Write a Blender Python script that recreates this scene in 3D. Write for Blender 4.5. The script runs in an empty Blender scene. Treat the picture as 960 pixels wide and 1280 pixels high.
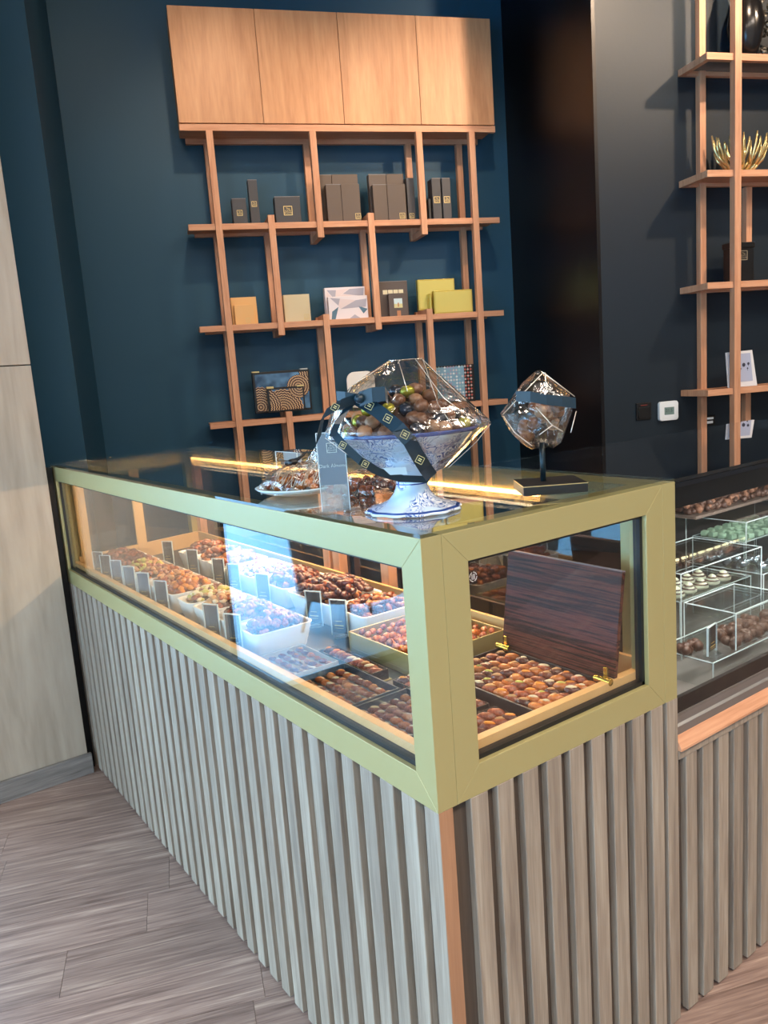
import bpy, bmesh, math, random
from mathutils import Vector, Matrix
random.seed(7)
sc = bpy.context.scene
COL = sc.collection
PHI = -0.3644
CS, SN = math.cos(PHI), math.sin(PHI)

# ------------------------------------------------------------------ camera
YAW, PIT, ROL = 0.955, -0.17, -0.0737
fwd = Vector((math.cos(YAW)*math.cos(PIT), math.sin(YAW)*math.cos(PIT), math.sin(PIT)))
right = fwd.cross(Vector((0, 0, 1))).normalized()
up = right.cross(fwd)
R2 = right*math.cos(ROL) + up*math.sin(ROL)
U2 = -right*math.sin(ROL) + up*math.cos(ROL)
cd = bpy.data.cameras.new('camera')
cam = bpy.data.objects.new('camera', cd); COL.objects.link(cam)
cam.matrix_world = Matrix(((R2.x, U2.x, -fwd.x, -0.7363), (R2.y, U2.y, -fwd.y, -0.9491), (R2.z, U2.z, -fwd.z, 1.503), (0, 0, 0, 1)))
cd.sensor_fit = 'HORIZONTAL'; cd.sensor_width = 36; cd.lens = 987.44*36/960
cd.clip_start = 0.02
sc.camera = cam

# ------------------------------------------------------------------ view, world, lights
vs = sc.view_settings
vs.view_transform = 'Standard'; vs.look = 'None'; vs.gamma = 1; vs.use_curve_mapping = False
vs.exposure = 0.38
sc.cycles.transparent_max_bounces = 32
sc.cycles.max_bounces = 10
sc.cycles.sample_clamp_indirect = 6
w = bpy.data.worlds.new('sky'); sc.world = w; w.use_nodes = True
bg = w.node_tree.nodes['Background']
bg.inputs['Color'].default_value = (0.50, 0.74, 1.0, 1); bg.inputs['Strength'].default_value = 7.0

def hexc(r, g, b):
    def f(c):
        c /= 255
        return c/12.92 if c <= 0.04045 else ((c+0.055)/1.055)**2.4
    return (f(r), f(g), f(b), 1)

def lamp(name, kind, loc, target, power, color, size=0.2, size_y=None, spot=60, blend=0.6, portal=False):
    d = bpy.data.lights.new(name, kind); d.color = color[:3]
    if kind == 'AREA':
        d.size = size
        if size_y: d.shape = 'RECTANGLE'; d.size_y = size_y
        if portal: d.cycles.is_portal = True
    if kind == 'SPOT':
        d.spot_size = math.radians(spot); d.spot_blend = blend; d.shadow_soft_size = size
    d.energy = power
    o = bpy.data.objects.new(name, d); COL.objects.link(o); o.location = loc
    o.rotation_euler = (Vector(target)-Vector(loc)).to_track_quat('-Z', 'Y').to_euler()
    return o

def UV(u, v, z=0):
    return Vector((u*CS - v*SN, u*SN + v*CS, z))
CEIL = 4.0
# daylight comes through window_1 (y=2.36) and window_2 (x=-4.5): portals for the sky
lamp('window_portal', 'AREA', (-2.55, 2.40, 1.38), (-2.55, 0, 1.38), 1, (1, 1, 1), 3.8, 2.75, portal=True)
lamp('window_portal', 'AREA', (-4.55, -1.1, 1.38), (0, -1.1, 1.38), 1, (1, 1, 1), 6.6, 2.75, portal=True)
WARM = (1.0, 0.74, 0.52)
# ceiling spots (u, v) aimed at shelves and walls
SPOTS = [(0.15, 2.3, 0.35, 3.7, 2.5, 58), (1.25, 2.3, 1.15, 3.7, 2.4, 58), (2.45, 1.6, 2.25, 2.8, 3.5, 180), (3.6, 1.2, 2.75, 2.8, 2.8, 150), (-0.55, 2.3, -0.45, 3.8, 3.4, 22)]
for (u, v, tu, tv, tz, p) in SPOTS:
    lamp('ceiling_spot', 'SPOT', UV(u, v, CEIL-0.12), UV(tu, tv, tz), p, WARM, 0.05, spot=75, blend=0.9)
# unseen warm fill lights added below the ceiling to balance the daylight
for (x, y) in ((-1.6, -2.2), (0.6, -2.2), (2.6, -1.6)):
    lamp('ceiling_fill_light', 'AREA', (x, y, CEIL-0.06), (x, y, 0), 75, (1.0, 0.84, 0.70), 1.2, 0.6)
lamp('ceiling_fill_light', 'AREA', (0.4, 1.2, CEIL-0.06), (0.4, 1.2, 0), 12, (1.0, 0.84, 0.68), 0.6, 0.6)

# ------------------------------------------------------------------ materials
MATS = {}
def newmat(name):
    m = bpy.data.materials.new(name); m.use_nodes = True
    nt = m.node_tree
    return m, nt, nt.nodes['Principled BSDF'], nt.nodes['Material Output']
def P(name, col, rough=0.5, metal=0.0, spec=0.5, var=0.0, noise=None, bump=0.0, nscale=30, emit=None, estr=0, coat=0):
    if name in MATS: return MATS[name]
    m, nt, b, out = newmat(name)
    b.inputs['Base Color'].default_value = col; b.inputs['Roughness'].default_value = rough
    b.inputs['Metallic'].default_value = metal; b.inputs['Specular IOR Level'].default_value = spec
    b.inputs['Coat Weight'].default_value = coat
    if emit: b.inputs['Emission Color'].default_value = emit; b.inputs['Emission Strength'].default_value = estr
    last = None
    if noise or bump:
        tc = nt.nodes.new('ShaderNodeTexCoord'); n = nt.nodes.new('ShaderNodeTexNoise')
        n.inputs['Scale'].default_value = nscale; n.inputs['Detail'].default_value = 4
        nt.links.new(tc.outputs['Object'], n.inputs['Vector'])
        if noise:
            r = nt.nodes.new('ShaderNodeValToRGB')
            r.color_ramp.elements[0].position = .3; r.color_ramp.elements[1].position = .7
            r.color_ramp.elements[0].color = col; r.color_ramp.elements[1].color = noise
            nt.links.new(n.outputs['Fac'], r.inputs[0]); last = r.outputs[0]
        if bump:
            bp = nt.nodes.new('ShaderNodeBump'); bp.inputs['Strength'].default_value = bump; bp.inputs['Distance'].default_value = 0.004
            nt.links.new(n.outputs['Fac'], bp.inputs['Height']); nt.links.new(bp.outputs[0], b.inputs['Normal'])
    if var:
        oi = nt.nodes.new('ShaderNodeObjectInfo'); hs = nt.nodes.new('ShaderNodeHueSaturation')
        mr = nt.nodes.new('ShaderNodeMapRange'); mr.inputs[3].default_value = 1-var; mr.inputs[4].default_value = 1+var
        nt.links.new(oi.outputs['Random'], mr.inputs[0]); nt.links.new(mr.outputs[0], hs.inputs['Value'])
        if last: nt.links.new(last, hs.inputs['Color'])
        else: hs.inputs['Color'].default_value = col
        last = hs.outputs[0]
    if last: nt.links.new(last, b.inputs['Base Color'])
    MATS[name] = m; return m
def WOOD(name, cols, scale=(30, 30, 1.5), rough=0.5, var=0.12, bump=0.15, dist=0.6, spec=0.4):
    """long-grained wood in object space; scale small along the grain"""
    if name in MATS: return MATS[name]
    m, nt, b, out = newmat(name); N = nt.nodes.new; L = nt.links.new
    tc = N('ShaderNodeTexCoord'); mp = N('ShaderNodeMapping'); mp.inputs['Scale'].default_value = scale
    oi = N('ShaderNodeObjectInfo'); mul = N('ShaderNodeVectorMath'); mul.operation = 'SCALE'; mul.inputs[0].default_value = (13, 7, 5)
    L(oi.outputs['Random'], mul.inputs['Scale']); add = N('ShaderNodeVectorMath')
    L(tc.outputs['Object'], add.inputs[0]); L(mul.outputs[0], add.inputs[1]); L(add.outputs[0], mp.inputs['Vector'])
    n = N('ShaderNodeTexNoise'); n.inputs['Scale'].default_value = 1; n.inputs['Detail'].default_value = 6; n.inputs['Distortion'].default_value = dist
    L(mp.outputs[0], n.inputs['Vector'])
    n2 = N('ShaderNodeTexNoise'); n2.inputs['Scale'].default_value = 5; n2.inputs['Detail'].default_value = 3
    L(mp.outputs[0], n2.inputs['Vector'])
    mx = N('ShaderNodeMath'); mx.operation = 'MULTIPLY_ADD'; mx.inputs[1].default_value = .35; 
    L(n2.outputs['Fac'], mx.inputs[0]); sub = N('ShaderNodeMath'); sub.operation = 'MULTIPLY'; sub.inputs[1].default_value = .65
    L(n.outputs['Fac'], sub.inputs[0]); L(sub.outputs[0], mx.inputs[2])
    r = N('ShaderNodeValToRGB'); cr = r.color_ramp
    while len(cr.elements) < len(cols): cr.elements.new(.5)
    for i, c in enumerate(cols):
        cr.elements[i].position = .32 + .36*i/(len(cols)-1); cr.elements[i].color = c
    L(mx.outputs[0], r.inputs[0])
    hs = N('ShaderNodeHueSaturation'); mr = N('ShaderNodeMapRange'); mr.inputs[3].default_value = 1-var; mr.inputs[4].default_value = 1+var
    L(oi.outputs['Random'], mr.inputs[0]); L(mr.outputs[0], hs.inputs['Value']); L(r.outputs[0], hs.inputs['Color'])
    L(hs.outputs[0], b.inputs['Base Color'])
    bp = N('ShaderNodeBump'); bp.inputs['Strength'].default_value = bump; bp.inputs['Distance'].default_value = .002
    L(mx.outputs[0], bp.inputs['Height']); L(bp.outputs[0], b.inputs['Normal'])
    b.inputs['Roughness'].default_value = rough; b.inputs['Specular IOR Level'].default_value = spec
    MATS[name] = m; return m
def GLASS(name, tint=(1, 1, 1, 1), f0=0.04, gain=1.0, rough=0.0, power=5, crinkle=0, gcol=(1, 1, 1, 1)):
    if name in MATS: return MATS[name]
    m, nt, b, out = newmat(name); nt.nodes.remove(b); N = nt.nodes.new; L = nt.links.new
    tr = N('ShaderNodeBsdfTransparent'); tr.inputs[0].default_value = tint
    gl = N('ShaderNodeBsdfGlossy'); gl.inputs['Roughness'].default_value = rough; gl.inputs[0].default_value = gcol
    g = N('ShaderNodeNewGeometry'); d = N('ShaderNodeVectorMath'); d.operation = 'DOT_PRODUCT'
    L(g.outputs['Incoming'], d.inputs[0])
    nrm = g.outputs['Normal']
    if crinkle:
        tc = N('ShaderNodeTexCoord'); vo = N('ShaderNodeTexNoise'); vo.inputs['Scale'].default_value = crinkle; vo.inputs['Detail'].default_value = 3; vo.inputs['Distortion'].default_value = 2.5
        L(tc.outputs['Object'], vo.inputs['Vector']); bp = N('ShaderNodeBump'); bp.inputs['Strength'].default_value = .9; bp.inputs['Distance'].default_value = .012
        L(vo.outputs['Fac'], bp.inputs['Height']); nrm = bp.outputs[0]; L(nrm, gl.inputs['Normal'])
    L(nrm, d.inputs[1])
    a = N('ShaderNodeMath'); a.operation = 'ABSOLUTE'; L(d.outputs['Value'], a.inputs[0])
    s = N('ShaderNodeMath'); s.operation = 'SUBTRACT'; s.inputs[0].default_value = 1; s.use_clamp = True; L(a.outputs[0], s.inputs[1])
    p = N('ShaderNodeMath'); p.operation = 'POWER'; p.inputs[1].default_value = power; L(s.outputs[0], p.inputs[0])
    q = N('ShaderNodeMath'); q.operation = 'MULTIPLY_ADD'; q.inputs[1].default_value = (1-f0)*gain; q.inputs[2].default_value = f0*gain; q.use_clamp = True
    L(p.outputs[0], q.inputs[0])
    mx = N('ShaderNodeMixShader'); L(q.outputs[0], mx.inputs[0]); L(tr.outputs[0], mx.inputs[1]); L(gl.outputs[0], mx.inputs[2])
    L(mx.outputs[0], out.inputs['Surface'])
    MATS[name] = m; return m

GOLD = P('gold_paint', hexc(174, 163, 112), .36, .25, .6)
GASKET = P('black_rubber', hexc(18, 18, 20), .5)
SLAT = WOOD('grey_oak_slat', [hexc(124, 110, 97), hexc(149, 135, 119), hexc(170, 157, 140)], (55, 55, 2.2), .55, .09)
SLATBACK = WOOD('dark_backing', [hexc(70, 60, 52), hexc(92, 80, 70)], (50, 50, 2), .7, 0)
OAK = WOOD('orange_oak', [hexc(188, 130, 96), hexc(206, 150, 114), hexc(220, 167, 130)], (60, 60, 3), .5, .05)
OAKH = WOOD('orange_oak_level', [hexc(190, 134, 98), hexc(208, 151, 115), hexc(220, 167, 130)], (3, 60, 60), .5, .05)
DOORW = WOOD('oak_door_veneer', [hexc(184, 130, 90), hexc(202, 148, 105), hexc(214, 162, 118)], (16, 16, 1.6), .45, .04, .05)
PANELW = WOOD('pale_wood_panel', [hexc(154, 141, 124), hexc(171, 157, 139), hexc(180, 167, 150)], (9, 9, 1.0), .45, .03, .04, 1.5)
FLOORW = WOOD('floor_plank_wood', [hexc(104, 84, 76), hexc(136, 113, 103), hexc(158, 134, 122), hexc(192, 168, 150)], (2.0, 42, 42), .4, .14, .08, 1.4)
SKIRT = WOOD('grey_skirting_wood', [hexc(98, 92, 88), hexc(126, 120, 114), hexc(150, 143, 136)], (3, 60, 60), .5, .03)
BLUE = P('teal_navy_paint', hexc(30, 74, 98), .55, 0, .35, bump=.08, nscale=60)
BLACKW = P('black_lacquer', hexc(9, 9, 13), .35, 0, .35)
NAVY_SHADED = P('shaded_navy_paint', hexc(24, 37, 47), .5, 0, .35, bump=.08, nscale=60)  # wall paint darkened to hold the dimmer light on the right wall
CEILM = P('dark_ceiling_paint', hexc(52, 54, 58), .8)
WHITEP = P('white_paint', hexc(215, 212, 205), .7)
CLEAR = GLASS('clear_glass', (0.97, 0.985, 0.98, 1), .045, 1.05, power=4.2)
LIDG = GLASS('box_lid_film', (0.90, 0.92, 0.93, 1), .03, .006, .05)
TOPG = GLASS('top_glass', (0.93, 0.96, 0.95, 1), .06, 1.15)
BACKG = GLASS('smoked_glass', (0.30, 0.31, 0.32, 1), .08, 1.3)
DARKG = GLASS('dark_tinted_glass', (0.30, 0.34, 0.36, 1), .09, 1.3)
ACRYL = GLASS('clear_acrylic', (0.95, 0.97, 0.97, 1), .05, 1.2)
AEDGE = P('acrylic_edge', hexc(205, 222, 225), .2, 0, .6)
FILM = GLASS('cellophane', (0.93, 0.92, 0.91, 1), .09, 1.3, .16, 2.8, 7)
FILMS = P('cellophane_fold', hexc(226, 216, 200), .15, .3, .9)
DECK = P('black_deck_board', hexc(34, 32, 33), .45)
LED = P('led_diffuser', (1, .7, .3, 1), .5, emit=(1.0, 0.50, 0.14, 1), estr=34)
STRIPW = P('lit_beech_strip', hexc(214, 170, 112), .5)
STEEL = P('brushed_steel', hexc(160, 158, 155), .35, .8)
BLACKP = P('black_plastic', hexc(16, 17, 19), .35)
DKBOX = P('charcoal_card', hexc(62, 62, 66), .5)
BRBOX = P('taupe_card', hexc(92, 78, 68), .5)
LOGO = P('gold_foil', hexc(214, 190, 130), .35, .6)
WHITEC = P('white_ceramic', hexc(232, 228, 218), .3, 0, .5, coat=.3)
DATE = P('date_skin', hexc(92, 38, 24), .27, 0, .6, .35, noise=hexc(176, 88, 48), bump=.9, nscale=110, coat=.25)
DATE2 = P('dark_date_skin', hexc(58, 26, 20), .25, 0, .6, .3, noise=hexc(112, 52, 34), bump=.9, nscale=110, coat=.3)
DATE3 = P('amber_date_skin', hexc(168, 88, 34), .25, 0, .6, .2, noise=hexc(206, 124, 54), bump=.7, nscale=110, coat=.3)
NUT = P('nut_crumb', hexc(206, 158, 104), .5, 0, .4, .15, noise=hexc(172, 118, 72), nscale=120)
ORANGE = P('candied_orange', hexc(228, 138, 34), .3, 0, .6, .15)
PISTA = P('pistachio', hexc(186, 176, 84), .5, 0, .4, .2)
CREAM = P('cream_nut', hexc(226, 204, 164), .5)
CHOC = P('chocolate', hexc(72, 48, 38), .4, 0, .5, .25, noise=hexc(98, 70, 58), nscale=60)
RIBBON = P('teal_black_ribbon', hexc(16, 44, 58), .35, 0, .5)

# ------------------------------------------------------------------ mesh tools
class MB:
    def __init__(s): s.v = []; s.f = []; s.m = []; s.sm = []
    def add(s, vs, fs, mi=0, sm=False):
        n = len(s.v); s.v += [tuple(x) for x in vs]
        for f in fs: s.f.append([i+n for i in f]); s.m.append(mi); s.sm.append(sm)
        return s
    def box(s, x0, x1, y0, y1, z0, z1, mi=0):
        vs = [(x, y, z) for z in (z0, z1) for y in (y0, y1) for x in (x0, x1)]
        return s.add(vs, [(0, 2, 3, 1), (4, 5, 7, 6), (0, 1, 5, 4), (2, 6, 7, 3), (0, 4, 6, 2), (1, 3, 7, 5)], mi)
    def prism(s, pts, d, mi=0):
        """closed polygon pts swept by vector d"""
        n = len(pts); a = [Vector(p) for p in pts]; b = [p+Vector(d) for p in a]
        return s.add(a+b, [list(range(n))[::-1], list(range(n, 2*n))]+[(i, (i+1) % n, n+(i+1) % n, n+i) for i in range(n)], mi)
    def lathe(s, prof, seg=32, c=(0, 0, 0), mi=0, sm=True, f=None, cap=True):
        vs = []
        for (r, z) in prof:
            for k in range(seg):
                a = 2*math.pi*k/seg; rr = r*(f(a, z) if f else 1)
                vs.append((c[0]+rr*math.cos(a), c[1]+rr*math.sin(a), c[2]+z))
        fs = []
        for i in range(len(prof)-1):
            for k in range(seg):
                fs.append((i*seg+k, i*seg+(k+1) % seg, (i+1)*seg+(k+1) % seg, (i+1)*seg+k))
        if cap:
            fs.append(list(range(seg))[::-1]); fs.append([(len(prof)-1)*seg+k for k in range(seg)])
        return s.add(vs, fs, mi, sm)
    def tube(s, pts, r, seg=8, mi=0, sm=True):
        pts = [Vector(p) for p in pts]; n = len(pts)
        rs = r if isinstance(r, (list, tuple)) else [r]*n
        vs = []; prev = None
        for i, p in enumerate(pts):
            t = (pts[min(i+1, n-1)]-pts[max(i-1, 0)]).normalized()
            a = prev if prev is not None else (Vector((0, 0, 1)) if abs(t.z) < .9 else Vector((1, 0, 0)))
            x = (a - t*a.dot(t)).normalized(); prev = x; y = t.cross(x)
            for k in range(seg):
                q = 2*math.pi*k/seg; vs.append(p + (x*math.cos(q)+y*math.sin(q))*rs[i])
        fs = [(i*seg+k, i*seg+(k+1) % seg, (i+1)*seg+(k+1) % seg, (i+1)*seg+k) for i in range(n-1) for k in range(seg)]
        fs += [list(range(seg))[::-1], [(n-1)*seg+k for k in range(seg)]]
        return s.add(vs, fs, mi, sm)
    def ball(s, c, r, seg=10, rings=6, rot=0, mi=0, jit=0.0, tilt=0, rnd=random):
        rx, ry, rz = r if isinstance(r, (tuple, list)) else (r, r, r)
        vs = [(0, 0, rz)]
        for i in range(1, rings):
            t = math.pi*i/rings
            for k in range(seg):
                a = 2*math.pi*k/seg
                j = 1+rnd.uniform(-jit, jit)
                vs.append((rx*math.sin(t)*math.cos(a)*j, ry*math.sin(t)*math.sin(a)*j, rz*math.cos(t)*j))
        vs.append((0, 0, -rz)); M = Matrix.Rotation(rot, 3, 'Z') @ Matrix.Rotation(tilt, 3, 'Y'); c = Vector(c)
        vs = [M @ Vector(v) + c for v in vs]
        fs = [(0, 1+k, 1+(k+1) % seg) for k in range(seg)]
        for i in range(rings-2):
            for k in range(seg):
                a = 1+i*seg; fs.append((a+k, a+seg+k, a+seg+(k+1) % seg, a+(k+1) % seg))
        a = 1+(rings-2)*seg; e = len(vs)-1
        fs += [(a+k, e, a+(k+1) % seg) for k in range(seg)]
        return s.add(vs, fs, mi, True)
    def mesh(s, name, mats, off=(0, 0, 0)):
        me = bpy.data.meshes.new(name)
        me.from_pydata([(x-off[0], y-off[1], z-off[2]) for x, y, z in s.v], [], s.f)
        for m in (mats if isinstance(mats, (list, tuple)) else [mats]): me.materials.append(m)
        me.polygons.foreach_set('material_index', s.m); me.polygons.foreach_set('use_smooth', s.sm)
        me.update()
        bm = bmesh.new(); bm.from_mesh(me); bmesh.ops.recalc_face_normals(bm, faces=bm.faces); bm.to_mesh(me); bm.free()
        return me

ORG = {}
def thing(name, label, cat, org=(0, 0, 0), uv=False, group=None, rz=0):
    """an Empty at the thing's base; org is in the frame (world or uv) in which its parts are drawn"""
    o = bpy.data.objects.new(name, None); COL.objects.link(o); o.empty_display_size = .05
    o.location = UV(*org) if uv else org
    o.rotation_euler[2] = (PHI if uv else 0) + rz
    o['label'] = label; o['category'] = cat
    if group: o['group'] = group
    ORG[o.name] = org; return o
def root(o):
    while o.parent: o = o.parent
    return o
def bev(o, wdt, seg=2):
    m = o.modifiers.new('bevel', 'BEVEL'); m.width = wdt; m.segments = seg; m.limit_method = 'ANGLE'; m.angle_limit = math.radians(40)
    return o
def part(name, mb, mats, parent, bevel=0, label=None, kind=None):
    me = mb.mesh(name, mats, ORG[root(parent).name])
    o = bpy.data.objects.new(name, me); COL.objects.link(o); o.parent = parent
    if bevel: bev(o, bevel)
    if label: o['label'] = label
    if kind: o['kind'] = kind
    return o
def inst(name, me, parent, loc, rot=(0, 0, 0), scale=(1, 1, 1)):
    o = bpy.data.objects.new(name, me); COL.objects.link(o)
    if parent: o.parent = parent; g = ORG[root(parent).name]; loc = (loc[0]-g[0], loc[1]-g[1], loc[2]-g[2])
    o.location = loc; o.rotation_euler = rot; o.scale = scale
    return o
def single(name, mb, mats, label, cat, org=(0, 0, 0), uv=False, group=None, bevel=0, kind=None):
    """a thing that is one mesh"""
    me = mb.mesh(name, mats, org); o = bpy.data.objects.new(name, me); COL.objects.link(o)
    o.location = UV(*org) if uv else org; o.rotation_euler[2] = PHI if uv else 0
    o['label'] = label; o['category'] = cat
    if group: o['group'] = group
    if kind: o['kind'] = kind
    if bevel: bev(o, bevel)
    ORG[o.name] = org; return o
def struct(name, mb, mats, uv=False, label=None, bevel=0):
    me = mb.mesh(name, mats); o = bpy.data.objects.new(name, me); COL.objects.link(o)
    o.rotation_euler[2] = PHI if uv else 0; o['kind'] = 'structure'
    o['label'] = label or name; ORG[o.name] = (0, 0, 0)
    if bevel: bev(o, bevel)
    return o
def text_mb(body, size, loc, mb, mi=0, depth=.0004, spacing=1.0):
    """lettering standing in the xz plane, facing -y, centred on loc"""
    cu = bpy.data.curves.new('lettering', 'FONT'); cu.body = body; cu.size = size; cu.align_x = 'CENTER'; cu.align_y = 'CENTER'
    cu.space_line = spacing; cu.resolution_u = 2
    o = bpy.data.objects.new('lettering', cu); COL.objects.link(o)
    dg = bpy.context.evaluated_depsgraph_get(); me = bpy.data.meshes.new_from_object(o.evaluated_get(dg))
    vs = [(loc[0]+v.co.x, loc[1], loc[2]+v.co.y) for v in me.vertices]
    mb.add(vs, [list(p.vertices) for p in me.polygons], mi)
    bpy.data.objects.remove(o); bpy.data.curves.remove(cu); bpy.data.meshes.remove(me)
    return mb
def logo(mb, cx, y, cz, s, mi=0):
    """square outline with the three lines of the shop's mark, facing -y"""
    t = s*.07; h = s/2
    mb.box(cx-h, cx+h, y-.0006, y, cz-h, cz-h+t, mi); mb.box(cx-h, cx+h, y-.0006, y, cz+h-t, cz+h, mi)
    mb.box(cx-h, cx-h+t, y-.0006, y, cz-h, cz+h, mi); mb.box(cx+h-t, cx+h, y-.0006, y, cz-h, cz+h, mi)
    text_mb('The', s*.30, (cx, y-.0006, cz+s*.20), mb, mi); text_mb('DATE', s*.27, (cx, y-.0006, cz-s*.04), mb, mi)
    text_mb('ROOM', s*.27, (cx, y-.0006, cz-s*.27), mb, mi)
    return mb

# ------------------------------------------------------------------ the room
V2W, V1W = 2.795, 3.884     # planes (v) of the near wall and the alcove's back wall
UL, UR = -0.757, 1.945      # alcove sides
fl = struct('floor', MB().prism([(-4.6, -5, -.05), (7, -5, -.05), (7, 6, -.05), (-.6, 6, -.05), (-.6, 2.44, -.05), (-4.6, 2.44, -.05)], (0, 0, .046)), P('floor_screed', hexc(120, 104, 94), .6), label='grey brown wood plank floor')
pitch = .18; pl_me = MB().box(-.6+.0006, .6-.0006, -pitch/2+.0006, pitch/2-.0006, -.006, 0)
plm = pl_me.mesh('floor_plank', FLOORW); rr = random.Random(3)
for r in range(20):
    v = 2.255-.09 - r*pitch - .0; off = rr.uniform(0, 1.2)
    for k in range(7):
        u = -3.6 + off + k*1.2
        o = inst('plank', plm, None, UV(u, v, 0), (0, 0, PHI)); o.parent = fl
        q = UV(u, v); 
        if (u > 1.6 and v > 1.2) or (q.y > 2.2 and q.x < -.9) or q.x < -4.3: bpy.data.objects.remove(o)
b = MB().box(UL, UR, V1W, V1W+.1, 0, CEIL); struct('wall_back', b, BLUE, True, 'teal navy painted back wall of the alcove')
b = MB().box(-1.55, UL, V2W, V1W+.1, 0, CEIL); struct('wall_left', b, BLUE, True, 'teal navy wall pier left of the alcove')
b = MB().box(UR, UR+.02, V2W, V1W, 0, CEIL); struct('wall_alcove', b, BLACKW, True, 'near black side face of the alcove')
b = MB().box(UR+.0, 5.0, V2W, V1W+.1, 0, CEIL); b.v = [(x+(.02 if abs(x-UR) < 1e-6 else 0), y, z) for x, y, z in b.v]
struct('wall_right', b, NAVY_SHADED, True, 'navy wall behind the right shelf unit, shade put into its paint')
struct('wall_side', MB().box(5.0, 5.1, -5.5, 2.9, 0, CEIL), P('grey_paint', hexc(110, 105, 100), .8), True, 'far right wall out of view')
struct('wall_front', MB().box(-4.6, 6.2, -4.7, -4.6, 0, CEIL), WHITEP, label='pale wall behind the viewer')
struct('ceiling', MB().prism([(-4.6, -5, CEIL), (7, -5, CEIL), (7, 6, CEIL), (-.56, 6, CEIL), (-.56, 2.46, CEIL), (-4.6, 2.46, CEIL)], (0, 0, .1)), CEILM, label='dark ceiling')
# window wall right behind the pale panel (y = 2.36) and left window wall
b = MB().box(-4.6, -.66, 2.36, 2.46, 2.75, CEIL).box(-.66, -.56, 2.36, 3.25, 0, CEIL)
struct('wall_window', b, BLUE, label='teal wall return and header above the shop window')
struct('wall_street', MB().box(-4.6, -4.5, -4.7, 2.46, 2.75, CEIL).box(-4.6, -4.5, -4.7, -4.4, 0, 2.75), WHITEP, label='header over the street window')
FR = P('dark_window_frame', hexc(30, 30, 32), .4)
for nm, mk in (('window_1', 0), ('window_2', 1)):
    b = MB(); g = MB()
    if mk == 0:
        for x in (-4.5, -3.2, -1.95, -.68): b.box(x, x+.05, 2.36, 2.42, 0, 2.75)
        b.box(-4.5, -.66, 2.36, 2.42, 0, .04); b.box(-4.5, -.66, 2.36, 2.42, 2.70, 2.75)
    else:
        for y in (-4.4, -2.7, -1.0, .7, 2.31): b.box(-4.56, -4.5, y, y+.05, 0, 2.75)
        b.box(-4.56, -4.5, -4.4, 2.36, 0, .04); b.box(-4.56, -4.5, -4.4, 2.36, 2.70, 2.75)
    wo = struct(nm, b, FR, label='tall shop window, dark frame')
    if mk == 0:
        for x in (-4.45, -3.15, -1.90): part('pane', MB().box(x, x+1.2, 2.385, 2.393, .04, 2.70), CLEAR, wo)
    else:
        for y in (-4.35, -2.65, -.95, .75): part('pane', MB().box(-4.534, -4.526, y, y+1.6, .04, 2.70), CLEAR, wo)
# ground outside, blue put into its colour to tint the glass reflections
struct('floor_outside', MB().box(-40, -4.62, -30, 30, -.08, -.02).box(-4.62, 12, 5.0, 30, -.08, -.02).box(-4.62, -.6, 2.5, 5.0, -.08, -.02), P('blue_tinted_ground', hexc(150, 205, 236), .8, bump=.1), label='ground outside the windows, tinted blue for the glass reflection')
# pale wood wall panels, left
wp = struct('wall_panel', MB().box(-.60, -.05, 2.275, 2.32, 0, 3.2), P('panel_core', hexc(25, 25, 27), .6), label='pale wood clad wall at the left')
part('panel', MB().box(-.605, -.035, 2.25, 2.275, .08, 1.638), PANELW, wp, .0015)
part('panel', MB().box(-.605, -.035, 2.25, 2.275, 1.642, 3.2), PANELW, wp, .0015)
bb = struct('baseboard_left', MB().box(-.612, -.022, 2.232, 2.25, 0, .085), SKIRT, label='grey wood skirting below the pale panel', bevel=.003)
struct('gap_shade_1', MB().box(-.05, -.004, 2.29, 2.33, 0, 1.248), BLACKW, label='added black strip standing in for the shaded gap beside the counter')  # solid black strip added where the gap lies in shade

# ------------------------------------------------------------------ display counter (nearest)
H = 1.25; W = .662; L = 2.333
def fy(x): return L + .17*x     # the far end is slightly out of square
ct = thing('display_counter', 'gold framed glass display counter with grey slatted wooden front', 'counter', (0, 0, 0))
b = MB().prism([(.018, .015, .02), (W-.002, .015, .02), (W-.002, fy(W)-.02, .02), (.018, L-.02, .02)], (0, 0, .765))
part('carcass', b, SLATBACK, ct)
sl = MB().box(0, .019, -.02, .02, 0, .777).mesh('slat_side', SLAT)
bpy_sl = []
for i in range(35):
    y = .083+.0648*i
    if y < L-.02: bev(inst('slat', sl, ct, (0, y, .008)), .0012, 1)
sl2 = MB().box(-.02, .02, 0, .016, 0, .777).mesh('slat_end', SLAT)
for i in range(9):
    bev(inst('slat', sl2, ct, (.092+.0625*i, 0, .008)), .0012, 1)
part('corner_post', MB().box(0, .031, 0, .038, .008, .785), SLAT, ct, .0008)
part('corner_veneer', MB().box(.0008, .0305, -.0008, 0, .008, .785), WOOD('corner_veneer', [hexc(150, 110, 82), hexc(172, 128, 96)], (60, 60, 3), .5, 0), ct, label='orange brown veneer strip on the corner')
part('end_post', MB().box(.624, W, -.001, .03, .008, .785), SLAT, ct, .001)
Z0, Z1, ZI0, ZI1 = .785, H, .841, 1.196
def mitre(pl, a0, a1, i0, i1, d):
    """four mitred rails; pl maps (a, z) to a point"""
    q = [[(a0, Z0), (a1, Z0), (i1, ZI0), (i0, ZI0)], [(a1, Z0), (a1, Z1), (i1, ZI1), (i1, ZI0)], [(a1, Z1), (a0, Z1), (i0, ZI1), (i1, ZI1)], [(a0, Z1), (a0, Z0), (i0, ZI0), (i0, ZI1)]]
    for t in q: part('frame_rail', MB().prism([pl(a, z) for a, z in t], d), GOLD, ct, .0009)
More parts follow.
